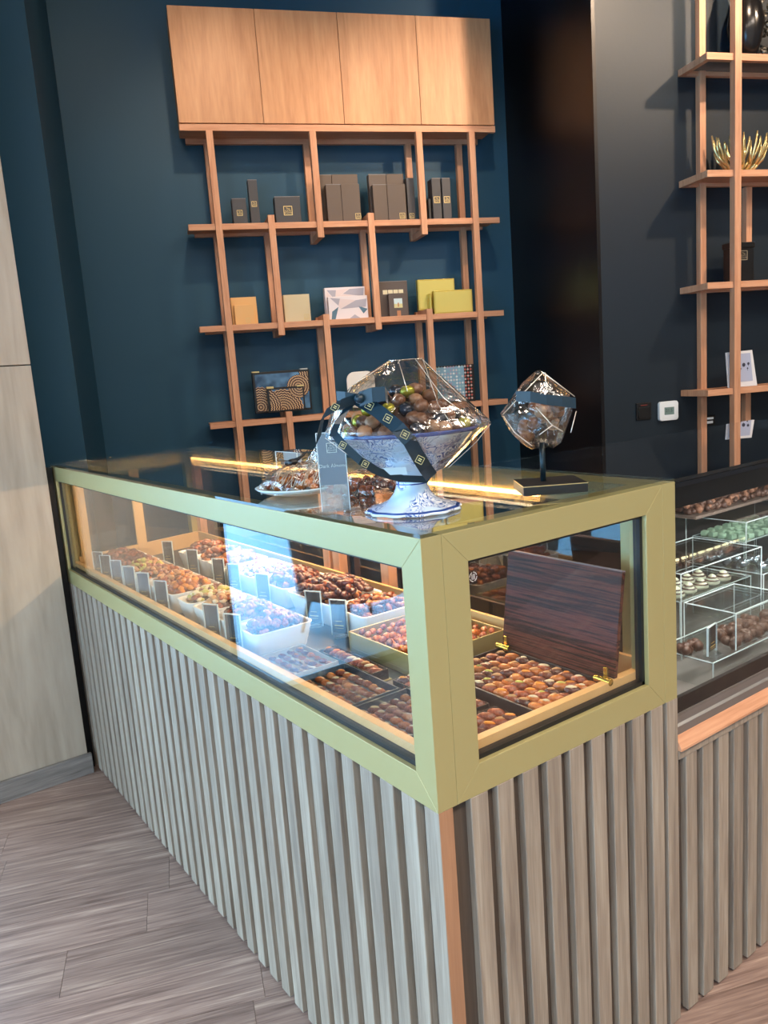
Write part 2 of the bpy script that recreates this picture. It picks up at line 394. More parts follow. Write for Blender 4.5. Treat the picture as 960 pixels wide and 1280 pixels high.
mitre(lambda a, z: (0, a, z), 0, L, .054, L-.057, (.042, 0, 0))
mitre(lambda a, z: (a, 0, z), .0424, .6195, .096, .566, (0, .042, 0))
mitre(lambda a, z: (W, a, z), .0, fy(W), .05, fy(W)-.05, (-.042, 0, 0))
E0, E1 = L-.042, L
for (x0, x1, z0, z1) in ((.042, .09, Z0, Z1-.002), (W-.09, W-.042, Z0, Z1-.002), (.09, W-.09, Z0, ZI0), (.09, W-.09, ZI1, Z1-.002)):
    part('frame_rail', MB().prism([(x0, fy(x0)-.04, z0), (x1, fy(x1)-.04, z0), (x1, fy(x1), z0), (x0, fy(x0), z0)], (0, 0, z1-z0)), GOLD, ct)
# black gaskets round the two visible panes, panes
def gasket(kind, a0, a1):
    b = MB(); t = .0085
    for (p, q, r, s) in ((a0, a1, ZI0, ZI0+t), (a0, a1, ZI1-t*.7, ZI1), (a0, a0+t*.6, ZI0, ZI1), (a1-t, a1, ZI0, ZI1)):
        if kind == 'x': b.box(.010, .026, p, q, r, s)
        else: b.box(p, q, .010, .026, r, s)
    part('gasket', b, GASKET, ct)
gasket('x', .054, L-.057); gasket('y', .096, .566)
part('glass_pane', MB().box(.014, .020, .05, L-.05, ZI0-.004, ZI1+.004), CLEAR, ct)
part('glass_pane', MB().box(.09, .57, .014, .020, ZI0-.004, ZI1+.004), CLEAR, ct)
part('glass_pane', MB().prism([(.06, fy(.06)-.03, ZI0), (.6, fy(.6)-.03, ZI0), (.6, fy(.6)-.024, ZI0), (.06, fy(.06)-.024, ZI0)], (0, 0, ZI1-ZI0)), CLEAR, ct)
for (y0, y1) in ((.05, 1.22), (1.2, fy(W)-.06)):
    part('sliding_door', MB().box(.632+(.008 if y0 < 1 else 0), .637+(.008 if y0 < 1 else 0), y0, y1, ZI0, ZI1), BACKG, ct)
for y in (.05, .94, 1.215, 1.275, 2.36):
    part('door_stile', MB().box(.600, .632, y, y+.04, ZI0, ZI1), GOLD if y < .1 else OAK, ct, .001)
for y0 in (.0422,):  # top frame seen through the glass
    b = MB().box(.042, .05, .042, L-.02, H-.05, H).box(.042, W-.042, .042, .055, H-.05, H).box(W-.075, W-.042, .055, fy(W)-.04, H-.04, H)
    part('top_frame', b, GOLD, ct)
b = MB().prism([(.0015, .0015, H), (W-.0015, .0015, H), (W-.0015, fy(W)-.0015, H), (.0015, fy(0)-.0015, H)], (0, 0, .006))
part('glass_top', b, TOPG, ct)
b = MB().prism([(.044, .044, .80), (W-.03, .044, .80), (W-.03, fy(W)-.045, .80), (.044, fy(0)-.045, .80)], (0, 0, .02))
part('deck', b, DECK, ct)
part('wood_strip', MB().box(.026, .044, .046, L-.045, .80, .8665), STRIPW, ct, .0008)
part('wood_strip', MB().box(.046, .616, .026, .044, .80, .8665), STRIPW, ct, .0008)
part('wood_strip', MB().box(.59, .60, .05, fy(.6)-.06, .82, .88), STRIPW, ct)
part('wood_strip', MB().prism([(.05, fy(.05)-.06, .82), (.59, fy(.59)-.06, .82), (.59, fy(.59)-.045, .82), (.05, fy(.05)-.045, .82)], (0, 0, .06)), STRIPW, ct)
for x in (.06, .30):
    part('end_post_inner', MB().box(x, x+.04, fy(x)-.062, fy(x)-.05, .86, ZI1), STRIPW, ct)
part('led_strip', MB().box(.578, .588, .30, fy(.58)-.10, 1.207, 1.216), LED, ct)
lamp('case_led', 'AREA', (.565, 1.25, 1.20), (.30, 1.25, .82), 9.5, (1.0, .76, .50), .02, 1.9).rotation_euler = (0, math.radians(35), 0)
b = MB(); em = MB()
for k in range(24):
    a0 = 2*math.pi*k/24
    if k % 6 == 0: continue
    em.add([(.117+.0085*math.cos(a0+t)*s, .0135, 1.163+.0085*math.sin(a0+t)*s) for t, s in ((0, 1), (.26, 1), (.26, .85), (0, .85))], [(0, 1, 2, 3)])
for dx in (-.003, 0, .003): em.add([(.117+dx-.0006, .0135, 1.158), (.117+dx+.0006, .0135, 1.158), (.117+dx+.0006, .0135, 1.168), (.117+dx-.0006, .0135, 1.168)], [(0, 1, 2, 3)])
part('etched_emblem', em, P('etched_white', hexc(205, 205, 205), .7), ct, label='small round etched emblem on the end pane')
part('plinth', MB().box(.03, W-.01, .03, L-.03, 0, .02), BLACKP, ct)

# ------------------------------------------------------------------ second counter (chocolates), right
X0, X1, D2 = .664, 1.97, .575
c2 = thing('chocolate_counter', 'dark glass chocolate counter with slatted front, right of the gold framed one', 'counter', (X0, 0, 0))
part('carcass', MB().box(X0, X1, .015, D2, .02, .655), SLATBACK, c2)
for i in range(20):
    x = .713+.0628*i
    if x < X1-.02: bev(inst('slat', sl2, c2, (x, 0, .008), scale=(1, 1, .815)), .0012, 1)
part('top_rail', MB().box(X0, X1, -.002, .018, .642, .662), SLAT, c2, .001)
part('wood_ledge', MB().prism([(X0, -.008, .662), (X0, .02, .662), (X0, .02, .694), (X0, .006, .694), (X0, -.008, .668)], (X1-X0, 0, 0)), OAKH, c2, .001, label='bright orange wood ledge')
part('steel_sill', MB().prism([(X0, .006, .694), (X0, .03, .694), (X0, .03, .738), (X0, .012, .738), (X0, .012, .716), (X0, .006, .712)], (X1-X0, 0, 0)), STEEL, c2, .0008)
part('lower_band', MB().box(X0, X1, .014, .024, .738, .772), P('black_frit_low', hexc(10, 10, 12), .5, 0, .2), c2)
part('upper_band', MB().box(X0, X1, .012, .03, 1.19, 1.246), P('black_frit', hexc(5, 6, 9), .5, 0, .2), c2)
part('front_glass', MB().box(X0, X1, .004, .010, .738, 1.246), GLASS('case_front_glass', (0.96, 0.98, 0.98, 1), .03, .8), c2)
part('glass_top', MB().box(X0, X1, .0, D2, 1.247, 1.255), DARKG, c2)
part('rim', MB().box(X0, X1, .0, .03, 1.236, 1.246).box(X0, X1, D2-.03, D2, 1.2, 1.246).box(X1-.03, X1, .03, D2-.03, 1.2, 1.246), P('dark_steel', hexc(40, 44, 50), .3, .6), c2)
part('deck', MB().box(X0, X1, .02, D2-.02, .70, .72), P('grey_deck', hexc(118, 114, 112), .4), c2)
part('rear_panel', MB().box(X0, X1, D2-.015, D2, .72, 1.2), P('dark_rear', hexc(40, 36, 36), .4), c2)
part('end_panel', MB().box(X1-.012, X1, .03, D2-.03, .72, 1.236), CLEAR, c2)
part('end_panel', MB().box(X0, X0+.006, .03, D2-.03, .72, 1.236), DARKG, c2)
b = MB()
for k in range(26): b.box(.70+.048*k, .70+.048*k+.028, D2-.022, D2-.016, .838, .844)
part('led_reflection', b, P('reflected_dash', (1, .8, .5, 1), .5, emit=(1, .78, .45, 1), estr=3), c2)  # glowing dashes stand in for the reflection of an LED strip
part('led_tube', MB().box(X0+.05, X1-.05, .035, .045, 1.222, 1.23), P('led_white', (1, .9, .8, 1), .5, emit=(1, .86, .7, 1), estr=16), c2)
lamp('chocolate_case_led', 'AREA', (1.3, .12, 1.18), (1.3, .3, .7), 5, (1.0, .92, .84), 1.2, .02).rotation_euler = (math.radians(20), 0, 0)
def acrylic_box(label, x0, x1, y0, y1, z0, z1, grp=None):
    t = thing('acrylic_riser', label, 'display riser', (x0, y0, z0), group=grp); th = .004
    b = MB().box(x0, x1, y0, y1, z1-th, z1).box(x0, x0+th, y0, y1, z0, z1-th).box(x1-th, x1, y0, y1, z0, z1-th).box(x0+th, x1-th, y0, y0+th, z0, z1-th)
    part('body', b, ACRYL, t)
    e = MB(); r = .0022
    for (xa, ya) in ((x0, y0), (x1, y0), (x0, y1), (x1, y1)): e.box(xa-r/2, xa+r/2, ya-r/2, ya+r/2, z0, z1)
    for ya in (y0, y1): e.box(x0, x1, ya-r/2, ya+r/2, z1-r/2, z1+r/2)
    for xa in (x0, x1): e.box(xa-r/2, xa+r/2, y0, y1, z1-r/2, z1+r/2)
    part('polished_edge', e, AEDGE, t)
    return t
acrylic_box('low wide clear acrylic riser at the front of the chocolate counter', .88, 1.46, .052, .205, .7202, .787)
acrylic_box('small clear acrylic box over the chocolate clusters, right of the tag', .99, 1.22, .060, .200, .7875, .88)
acrylic_box('clear acrylic riser carrying the white striped chocolates', 1.02, 1.36, .232, .415, .7202, .868)
acrylic_box('clear acrylic cover over the white striped chocolates', 1.0, 1.385, .215, .432, .7202, .95)
acrylic_box('narrow clear acrylic riser carrying the silver foil sweets', 1.392, 1.508, .212, .46, .7202, .868)
acrylic_box('clear acrylic riser carrying the mint green cubes', 1.53, 1.915, .350, .525, .7202, .918)
acrylic_box('tall clear acrylic cover around the mint green cubes', 1.515, 1.93, .335, .540, .7202, .985)
rr = random.Random(11)
# dark chocolate clusters on the low riser
cm = MB(); 
for k in range(9): cm.ball((rr.uniform(-.012, .012), rr.uniform(-.012, .012), rr.uniform(.006, .014)), rr.uniform(.009, .014), 8, 5, jit=.12, rnd=rr)
cm = cm.mesh('chocolate_cluster', CHOC)
for k in range(22):
    x = .90+.036*(k % 11)+rr.uniform(-.006, .006); y = .085+.045*(k//11)+rr.uniform(-.006, .006)
    if (x < .965 and y < .11) or abs(x-.99) < .02 or abs(x-1.22) < .02: continue
    o = inst('chocolate_cluster', cm, None, (x, y, .7873), (0, 0, rr.uniform(0, 6)), (1.0,)*3)
    o['label'] = 'dark brown chocolate cluster on the low clear riser'; o['category'] = 'chocolate'; o['group'] = 'chocolate clusters on the low riser'
# striped white chocolates
for k in range(9):
    x = 1.05+.055*(k % 5)+(0.02 if k > 4 else 0); y = .262+.055*(k//5)
    t = thing('striped_chocolate', 'round white chocolate with dark stripes on the clear riser', 'chocolate', (x, y, .8683), group='white striped chocolates')
    part('shell', MB().lathe([(.012, 0), (.020, .004), (.021, .010), (.016, .016), (.012, .020), (.009, .026), (.003, .030)], 12, (x, y, .8683)), P('ivory_chocolate', hexc(214, 216, 190), .4), t)
    s_ = MB()
    for (r, z) in ((.0195, .0135), (.0130, .021)): s_.lathe([(r+.0015, z), (r-.002, z+.003)], 12, (x, y, .8683), cap=False)
    part('stripe', s_, CHOC, t)
mc = MB().box(-.013, .013, -.010, .010, 0, .016).mesh('mint_cube', P('mint_icing', hexc(160, 190, 165), .5, var=.08))
for k in range(40):
    x = 1.552+.045*(k % 8)+rr.uniform(-.004, .004); y = .368+.033*(k//8)+rr.uniform(-.004, .004)
    if x > 1.90 or y > .512: continue
    o = inst('mint_cube', mc, None, (x, y, .9183), (0, 0, rr.uniform(-.3, .3))); bev(o, .003)
    o['label'] = 'pale mint green chocolate cube under the tall clear cover'; o['category'] = 'chocolate'; o['group'] = 'mint green cubes'
# brown heap at the back, silver wrapped sweets
tr = thing('chocolate_tray', 'brown tray of chocolate truffles on a raised stand at the back of the chocolate counter', 'tray', (1.65, .49, .9855))
part('board', MB().box(1.40, 1.94, .43, .555, 1.003, 1.012), P('brown_board', hexc(110, 96, 88), .5), tr)
for x in (1.53, 1.90): part('support', MB().box(x, x+.006, .45, .535, .9855, 1.003), ACRYL, tr)
h = MB()
for k in range(260):
    x = rr.uniform(1.41, 1.93); y = rr.uniform(.44, .545); h.ball((x, y, 1.020+rr.uniform(0, .03)*(1-abs(y-.49)/.07)), rr.uniform(.008, .013), 7, 4, mi=rr.choice((0, 0, 1)), rnd=rr, jit=.1)
single('truffle_heap', h, [CHOC, P('cocoa', hexc(132, 92, 70), .6)], 'heap of small brown truffles at the back of the chocolate counter', 'chocolate', (1.65, .49, 1.0), kind='stuff')
FOIL = P('silver_foil', hexc(170, 185, 195), .22, .8, bump=.8, nscale=60)
for k in range(8):
    x = 1.420+.055*(k % 2); y = .235+.055*(k//2); m_ = MB()
    for a in range(5): m_.ball((x+rr.uniform(-.008, .008), y+rr.uniform(-.008, .008), .8785+rr.uniform(0, .012)), (.014, .010, .009), 6, 4, rr.uniform(0, 3), 0, .25, rr.uniform(-.6, .6), rr)
    single('foil_sweet', m_, FOIL, 'silver foil wrapped sweet on the narrow clear riser of the chocolate counter', 'sweet', (x, y, .8685), group='silver wrapped sweets')

# ------------------------------------------------------------------ price tags
CARD = P('dark_card', hexc(42, 38, 38), .5); CARDT = P('card_print', hexc(190, 160, 90), .5)
def tag(x, y, z, label, hgt=.105, wid=.052, rz=0, orange=False, base='flat', cat='price tag', grp=None):
    t = thing('tag_holder', label, cat, (x, y, z), group=grp, rz=rz)
    # drawn in local frame facing -y then turned by rz
    def PT(name, mb, m, **k): return part(name, mb, m, t, **k)
    off = Vector((x, y, z))
    def B(x0, x1, y0, y1, z0, z1, b=None): b = b or MB(); return b.box(x+x0, x+x1, y+y0, y+y1, z+z0, z+z1)
    w2 = wid/2
    PT('holder', B(-w2, w2, -.0022, .0022, .004, hgt), ACRYL)
    e = MB(); r = .0016
    B(-w2-r/2, -w2+r/2, -.0024, .0024, .004, hgt, e); B(w2-r/2, w2+r/2, -.0024, .0024, .004, hgt, e); B(-w2, w2, -.0024, .0024, hgt-r, hgt, e)
    PT('holder_edge', e, AEDGE)
    PT('card', B(-w2+.003, w2-.003, -.0006, .0006, .012, hgt-.004), CARD)
    g = MB(); B(-w2*.55, w2*.55, -.0028, -.0024, hgt*.30, hgt*.33, g); B(-w2*.4, w2*.4, -.0028, -.0024, hgt*.42, hgt*.435, g); B(-w2*.5, w2*.5, -.0028, -.0024, hgt*.24, hgt*.25, g)
    PT('card_print', g, CARDT)
    PT('foot', MB().lathe([(.018, 0), (.018, .003), (.016, .004)], 16, (x, y, z)), ACRYL) if base == 'round' else PT('foot', B(-w2, w2, -.012, .012, 0, .004), ACRYL)
    return t

# ------------------------------------------------------------------ trays and boxes in the case
DZ = .8202
def rrect(cx, cy, hx, hy, r, n=4):
    pts = []
    for (sx, sy, a0) in ((1, 1, 0), (-1, 1, 90), (-1, -1, 180), (1, -1, 270)):
        for i in range(n+1):
            a = math.radians(a0+90*i/n); pts.append((cx+sx*(hx-r)+r*math.cos(a), cy+sy*(hy-r)+r*math.sin(a)))
    return pts
def white_tray(label, x0, x1, y0, y1, h=.066, grp=None):
    t = thing('white_tray', label, 'tray', ((x0+x1)/2, (y0+y1)/2, DZ), group=grp)
    cx, cy, hx, hy = (x0+x1)/2, (y0+y1)/2, (x1-x0)/2, (y1-y0)/2
    b = MB(); rings = []
    N = 9
    prof = [(-.014+.014*(i/N)+(.0016 if i % 2 else 0), h*i/N) for i in range(N+1)]+[(.0015, h+.0015), (-.004, h+.001), (-.0055, h-.006), (-.012, .008)]
    for k, (d, z) in enumerate(prof):
        ring = []
        for j, (px, py) in enumerate(rrect(cx, cy, hx+d-.0016, hy+d-.0016, .018)):
            wz = .0022*math.sin(j*1.9) if 0 < k < N else 0
            ring.append((px, py, DZ+z+wz))
        rings.append(ring)
    n = len(rings[0]); vs = [p for r in rings for p in r]; fs = []
    for i in range(len(rings)-1):
        for k in range(n): fs.append((i*n+k, i*n+(k+1) % n, (i+1)*n+(k+1) % n, (i+1)*n+k))
    fs.append(list(range(n))[::-1]); fs.append([(len(rings)-1)*n+k for k in range(n)])
    b.add(vs, fs, 0, True); part('body', b, WHITEC, t)
    return t
rd = random.Random(5)
def date_mesh(name, mat, seed, s=(.0185, .0102, .0095)):
    r = random.Random(seed); b = MB().ball((0, 0, s[2]), s, 12, 8, jit=.05, rnd=r)
    return b.mesh(name, mat)
DM = [date_mesh('date', DATE, 1), date_mesh('date', DATE, 2, (.0195, .0096, .0092)), date_mesh('date', DATE2, 3), date_mesh('date', DATE3, 4, (.0172, .0106, .0095))]
FILLS = [MB().ball((0, 0, 0), (.010, .0042, .0035), 8, 5, jit=.1).mesh('filling', m) for m in (CREAM, ORANGE, PISTA, NUT)]
def a_date(x, y, z, label, grp, rz=0, kind=0, fill=None, sc_=1.0, tilt=0):
    o = inst('date', DM[kind], None, (x, y, z), (rd.uniform(-.15, .15), tilt, rz), (sc_,)*3)
    o['label'] = label if fill is None else ('nut crumb', 'candied orange', 'pistachio', 'almond')[(1, 2, 0, 0)[0] if fill == 1 else (2 if fill == 2 else (0 if fill == 3 else 3))]+' topped '+label
    o['category'] = 'date'; o['group'] = grp
    if fill is not None:
        f = bpy.data.objects.new('filling', FILLS[fill]); COL.objects.link(f); f.parent = o; f.location = (rd.uniform(-.003, .003), rd.uniform(-.002, .002), .0175); k_ = rd.uniform(.7, 1.25); f.scale = (k_, k_, 1)
    return o
def heap(name, label, x0, x1, y0, y1, z, n, top, kinds, size=.0115, seed=0, elong=1.45, cat='dates', mats=None):
    """one uncountable pile: mound of many pieces in a tray"""
    r = random.Random(seed); b = MB(); cx, cy = (x0+x1)/2, (y0+y1)/2
    b.lathe([(1, 0), (.9, .5), (.55, .85), (.1, .97)], 16, (0, 0, 0), mi=0)
    b.v = [(cx+v[0]*(x1-x0)/2*.92, cy+v[1]*(y1-y0)/2*.92, z+v[2]*(top*.8)) for v in b.v]
    for k in range(n):
        x = r.uniform(x0, x1); y = r.uniform(y0, y1)
        q = max(0, 1-((x-cx)/((x1-x0)*.62))**2-((y-cy)/((y1-y0)*.62))**2)
        zz = z + top*math.sqrt(q)*.88 + r.uniform(-.004, .006)
        s = size*r.uniform(.85, 1.15)
        b.ball((x, y, zz), (s*elong, s, s*.85), 8, 5, r.uniform(0, 3.14), r.choice(kinds), .07, r.uniform(-.4, .4), r)
    return single(name, b, mats, label, cat, (cx, cy, z), kind='stuff')
DMATS = [DATE2, DATE, DATE3, NUT, PISTA, ORANGE, CREAM]
# front row of white trays (left part of the case)
FRONT = [(.795, .925, 'white tray of brown dates, nearest of the front row', [1, 0, 1], 90),
         (.94, 1.075, 'white tray of brown dates, second of the front row from the near corner', [1, 0], 90),
         (1.10, 1.205, 'white tray of crumb coated dates beside the seventh tag', [1, 3, 3, 6], 120),
         (1.215, 1.325, 'white tray of nut coated dates, fourth of the front row', [3, 1, 6, 4], 120),
         (1.36, 1.49, 'white tray of dates with orange peel in the front row', [5, 1, 2], 90),
         (1.50, 1.62, 'white tray of dates with candied fruit in the front row', [5, 1, 3], 90),
         (1.635, 1.76, 'white tray of amber nut dates in the front row', [3, 2, 1], 90),
         (1.775, 1.90, 'white tray of pale nut dates in the front row', [3, 1, 4], 90),
         (1.915, 2.04, 'white tray of dark dates in the front row', [0, 1], 80),
         (2.055, 2.18, 'white tray of dark dates, farthest of the front row', [0, 1], 80)]
for i, (y0, y1, lb, kinds, n) in enumerate(FRONT):
    xl, xr = .076, .250
    white_tray(lb, xl, xr, y0, y1, grp='white scalloped trays, front row')
    heap('date_heap', lb.replace('white tray of ', 'heap of ').replace(' tray', '')+' heaped in its white tray', xl+.026, xr-.026, y0+.025, y1-.025, DZ+.043, n, .052, kinds, .0105 if 3 not in kinds else .0085, i, mats=DMATS)
BACK = [(.705, .865, 'white tray of small amber dates, nearest of the back row', [1, 2, 1], 0),
        (.875, 1.12, 'long white tray heaped with large glossy brown dates in the back row', [0, 1], 0),
        (1.135, 1.335, 'white tray of dates behind the third back tag', [1, 0], 110),
        (1.35, 1.57, 'white tray of chopped green pistachio dates in the back row', [4, 4, 1], 220),
        (1.585, 1.715, 'white tray of glossy red brown dates in the back row', [1, 2], 80),
        (1.725, 1.855, 'white tray of red brown dates next to the farthest back tray', [1, 2, 0], 80),
        (1.865, 2.0, 'white tray of dark round dates, farthest of the back row', [0, 1], 90)]
for i, (y0, y1, lb, kinds, n) in enumerate(BACK):
    xl, xr = .345, .535
    white_tray(lb, xl, xr, y0, y1, grp='white scalloped trays, back row')
    if n: heap('date_heap', lb.replace('long ', '').replace('white tray of ', 'heap of ')+' heaped in its white tray', xl+.026, xr-.026, y0+.025, y1-.025, DZ+.043, n, .055 if i != 3 else .04, kinds, .0115 if i != 3 else .006, 20+i, mats=DMATS)
# the two nearest back trays: single dates over a filled bed
def pile(x0, x1, y0, y1, z, n, top, kinds, label, grp, sc_, seed, bedlabel, bedseed=0):
    r = random.Random(seed); cx, cy = (x0+x1)/2, (y0+y1)/2
    heap('date_heap', bedlabel, x0, x1, y0, y1, z-.012, 70, top*.72, kinds[:1]+[0], .0105, seed+50, mats=DMATS)
    gx = max(2, int((x1-x0)/.027)); gy = max(2, round(n/gx)); c = 0
    for i in range(gx):
        for j in range(gy):
            if c >= n: return
            x = x0+(x1-x0)*(i+.5)/gx+r.uniform(-.006, .006); y = y0+(y1-y0)*(j+.5)/gy+r.uniform(-.005, .005)
            q = max(0, 1-((x-cx)/((x1-x0)*.66))**2-((y-cy)/((y1-y0)*.66))**2)
            a_date(x, y, z+top*math.sqrt(q)*.85-.004+r.uniform(-.003, .004), label, grp, r.uniform(0, 3.14), r.choice(kinds), None, sc_, r.uniform(-.3, .3)); c += 1
pile(.362, .518, .722, .848, DZ+.045, 34, .042, [0, 3, 0, 2], 'small reddish date in the nearest back white tray', 'dates in the nearest back tray', .85, 3, 'bed of reddish dates filling the nearest back white tray')
pile(.362, .518, .892, 1.104, DZ+.045, 56, .062, [2, 0, 2], 'large glossy dark brown date heaped in the long white tray', 'dates in the long back tray', 1.0, 4, 'bed of dark dates filling the long back white tray')
# open shallow boxes
def open_box(name, label, x0, x1, y0, y1, h, mat, t_=.003, z=DZ, cat='box', floor=.012, grp=None, lidmat=None):
    t = thing(name, label, cat, ((x0+x1)/2, (y0+y1)/2, z), group=grp)
    b = MB().box(x0, x1, y0, y1, z, z+floor).box(x0, x0+t_, y0, y1, z+floor, z+h).box(x1-t_, x1, y0, y1, z+floor, z+h).box(x0+t_, x1-t_, y0, y0+t_, z+floor, z+h).box(x0+t_, x1-t_, y1-t_, y1, z+floor, z+h)
    part('body', b, mat, t, .0008); return t
GBOX = P('brushed_gold_box', hexc(186, 168, 108), .35, .45)
gb = open_box('gold_box', 'shallow square gold box of small amber dates behind the corner post', .285, .56, .405, .69, .052, GBOX, .004)
def grid(x0, x1, y0, y1, nx, ny, z, kinds, fills, label, grp, rz=0, sc_=1., seed=0, skip=0, jz=.002):
    r = random.Random(seed)
    for i in range(nx):
        for j in range(ny):
            if r.random() < skip: continue
            a_date(x0+(x1-x0)*(i+.5)/nx+r.uniform(-.0015, .0015), y0+(y1-y0)*(j+.5)/ny+r.uniform(-.0015, .0015), z+r.uniform(0, jz), label, grp, rz+r.uniform(-.22, .22), r.choice(kinds), r.choice(fills), sc_)
heap('date_heap', 'bed of amber dates filling the square gold box', .30, .545, .42, .675, DZ+.018, 130, .020, [2, 1, 5], .0095, 77, mats=DMATS)
grid(.295, .552, .413, .682, 8, 9, DZ+.034, [3, 3, 0], [None], 'small amber date in the square gold box', 'amber dates in the gold box', .6, .8, 8, 0, .012)
# hinged box
EBONY = WOOD('macassar_ebony', [hexc(16, 9, 10), hexc(32, 16, 15), hexc(98, 50, 38), hexc(22, 12, 12)], (60, 1.6, 46), .2, 0, .0, 2.4, .12)
hb = open_box('hinged_date_box', 'open dark wood box with gold hinges and upright lid, full of stuffed dates', .282, .490, .040, .350, .040, BLACKP, .005)
lid = MB().prism([(.494, .032, DZ+.030), (.494, .352, DZ+.030), (.530, .352, DZ+.262), (.530, .032, DZ+.262)], (.010, 0, -.0016))
part('lid', lid, EBONY, hb, .0008, 'striped dark ebony veneer lid')
part('lid_edge', MB().prism([(.530, .032, DZ+.262), (.530, .352, DZ+.262), (.5303, .352, DZ+.2645), (.5303, .032, DZ+.2645)], (.010, 0, -.0016)), P('lid_edge_paint', hexc(120, 100, 96), .4), hb)
for y in (.045, .330):
    hm = MB().box(.486, .493, y-.003, y+.006, DZ+.030, DZ+.070); hm.tube([(.478, y-.020, DZ+.046), (.478, y+.020, DZ+.046)], .0075, 12)
    part('hinge', hm, P('polished_brass', hexc(216, 178, 76), .2, .9), hb, .0006, 'gold barrel hinge')
grid(.293, .480, .052, .339, 7, 9, DZ+.021, [0, 1, 0, 2, 3, 3], [0, 1, 3, 3, 2, None, None, None], 'date in the open hinged dark wood box', 'stuffed dates in the hinged box', -.95, .98, 9, jz=.006)
# small black boxes
DKTR = P('black_tray', hexc(24, 22, 22), .25)
for (lb, x0, x1, y0, y1, nx, ny, s) in (
    ('small black tray at the near corner', .105, .270, .062, .145, 6, 2, 2),
    ('small black tray touching the hinged box', .215, .272, .160, .255, 2, 3, 3),
    ('long narrow black tray of one row', .195, .242, .462, .690, 1, 9, 4),
    ('small black tray beside the lidded boxes', .208, .262, .270, .400, 2, 4, 5)):
    open_box('black_tray', lb, x0, x1, y0, y1, .026, DKTR, .0025, floor=.008, cat='tray')
    grid(x0+.004, x1-.004, y0+.004, y1-.004, nx, ny, DZ+.012, [0, 1, 2], [0, 3, None, 1], 'date in the '+lb, 'dates in the '+lb, -.9 if s != 4 else -.5, 1.0, s)
part('gold_base', MB().box(.190, .247, .457, .695, DZ-.0, DZ+.002), GBOX, [o for o in bpy.data.objects if o.get('label', '').startswith('long narrow black')][0], label='thin gold tray base')
# glass covered boxes at the front pane
CBOX = P('dark_teal_box', hexc(30, 52, 62), .3)
for (lb, x0, x1, y0, y1, nx, ny, mat, s, nm) in (
    ('dark clear lidded box farther from the corner post', .056, .186, .345, .560, 4, 8, CBOX, 6, 'lidded_box'),
    ('dark clear lidded box next to the corner post', .056, .198, .150, .335, 5, 7, CBOX, 7, 'lidded_box'),
    ('shallow pale clear lidded box before the nearest white tray', .056, .196, .600, .775, 5, 6, P('pale_box', hexc(200, 190, 170), .4), 8, 'lidded_box')):
    t = open_box(nm, lb, x0, x1, y0, y1, .030 if s != 8 else .022, mat, .003, floor=.006)
    z1 = DZ+(.030 if s != 8 else .022)
    part('clear_lid', MB().box(x0, x1, y0, y1, z1, z1+.002), LIDG, t)
    grid(x0+.005, x1-.005, y0+.005, y1-.005, nx, ny, DZ+.007, [0, 1, 3], [0, 3, 1, None], 'date in the '+lb, 'dates inside the '+lb, -1.0, .8 if s != 8 else .62, s)
# tags
for k, y in enumerate((2.06, 1.965, 1.84, 1.70, 1.56, 1.40, 1.02, .885)):
    names = ['farthest', 'second farthest', 'third farthest', 'fourth farthest', 'fifth farthest', 'sixth farthest', 'second nearest', 'nearest']
    tag(.060, y, DZ, 'dark price card in a clear stand, %s of the front row' % names[k], .112, .050, math.radians(-62), grp='price cards of the front row')
for k, y in enumerate((2.05, 1.80, 1.57, 1.45, 1.24, .93, .80)):
    names = ['farthest', 'second farthest', 'third farthest', 'fourth farthest', 'third nearest', 'second nearest', 'nearest']
    tag(.328, y, DZ, 'dark price card in a clear round footed stand, %s of the back row' % names[k], .105, .050, math.radians(-62), base='round', grp='price cards of the back row')
tag(.925, .083, .7872, 'dark price card in a clear stand on the low acrylic riser', .075, .05, math.radians(10))

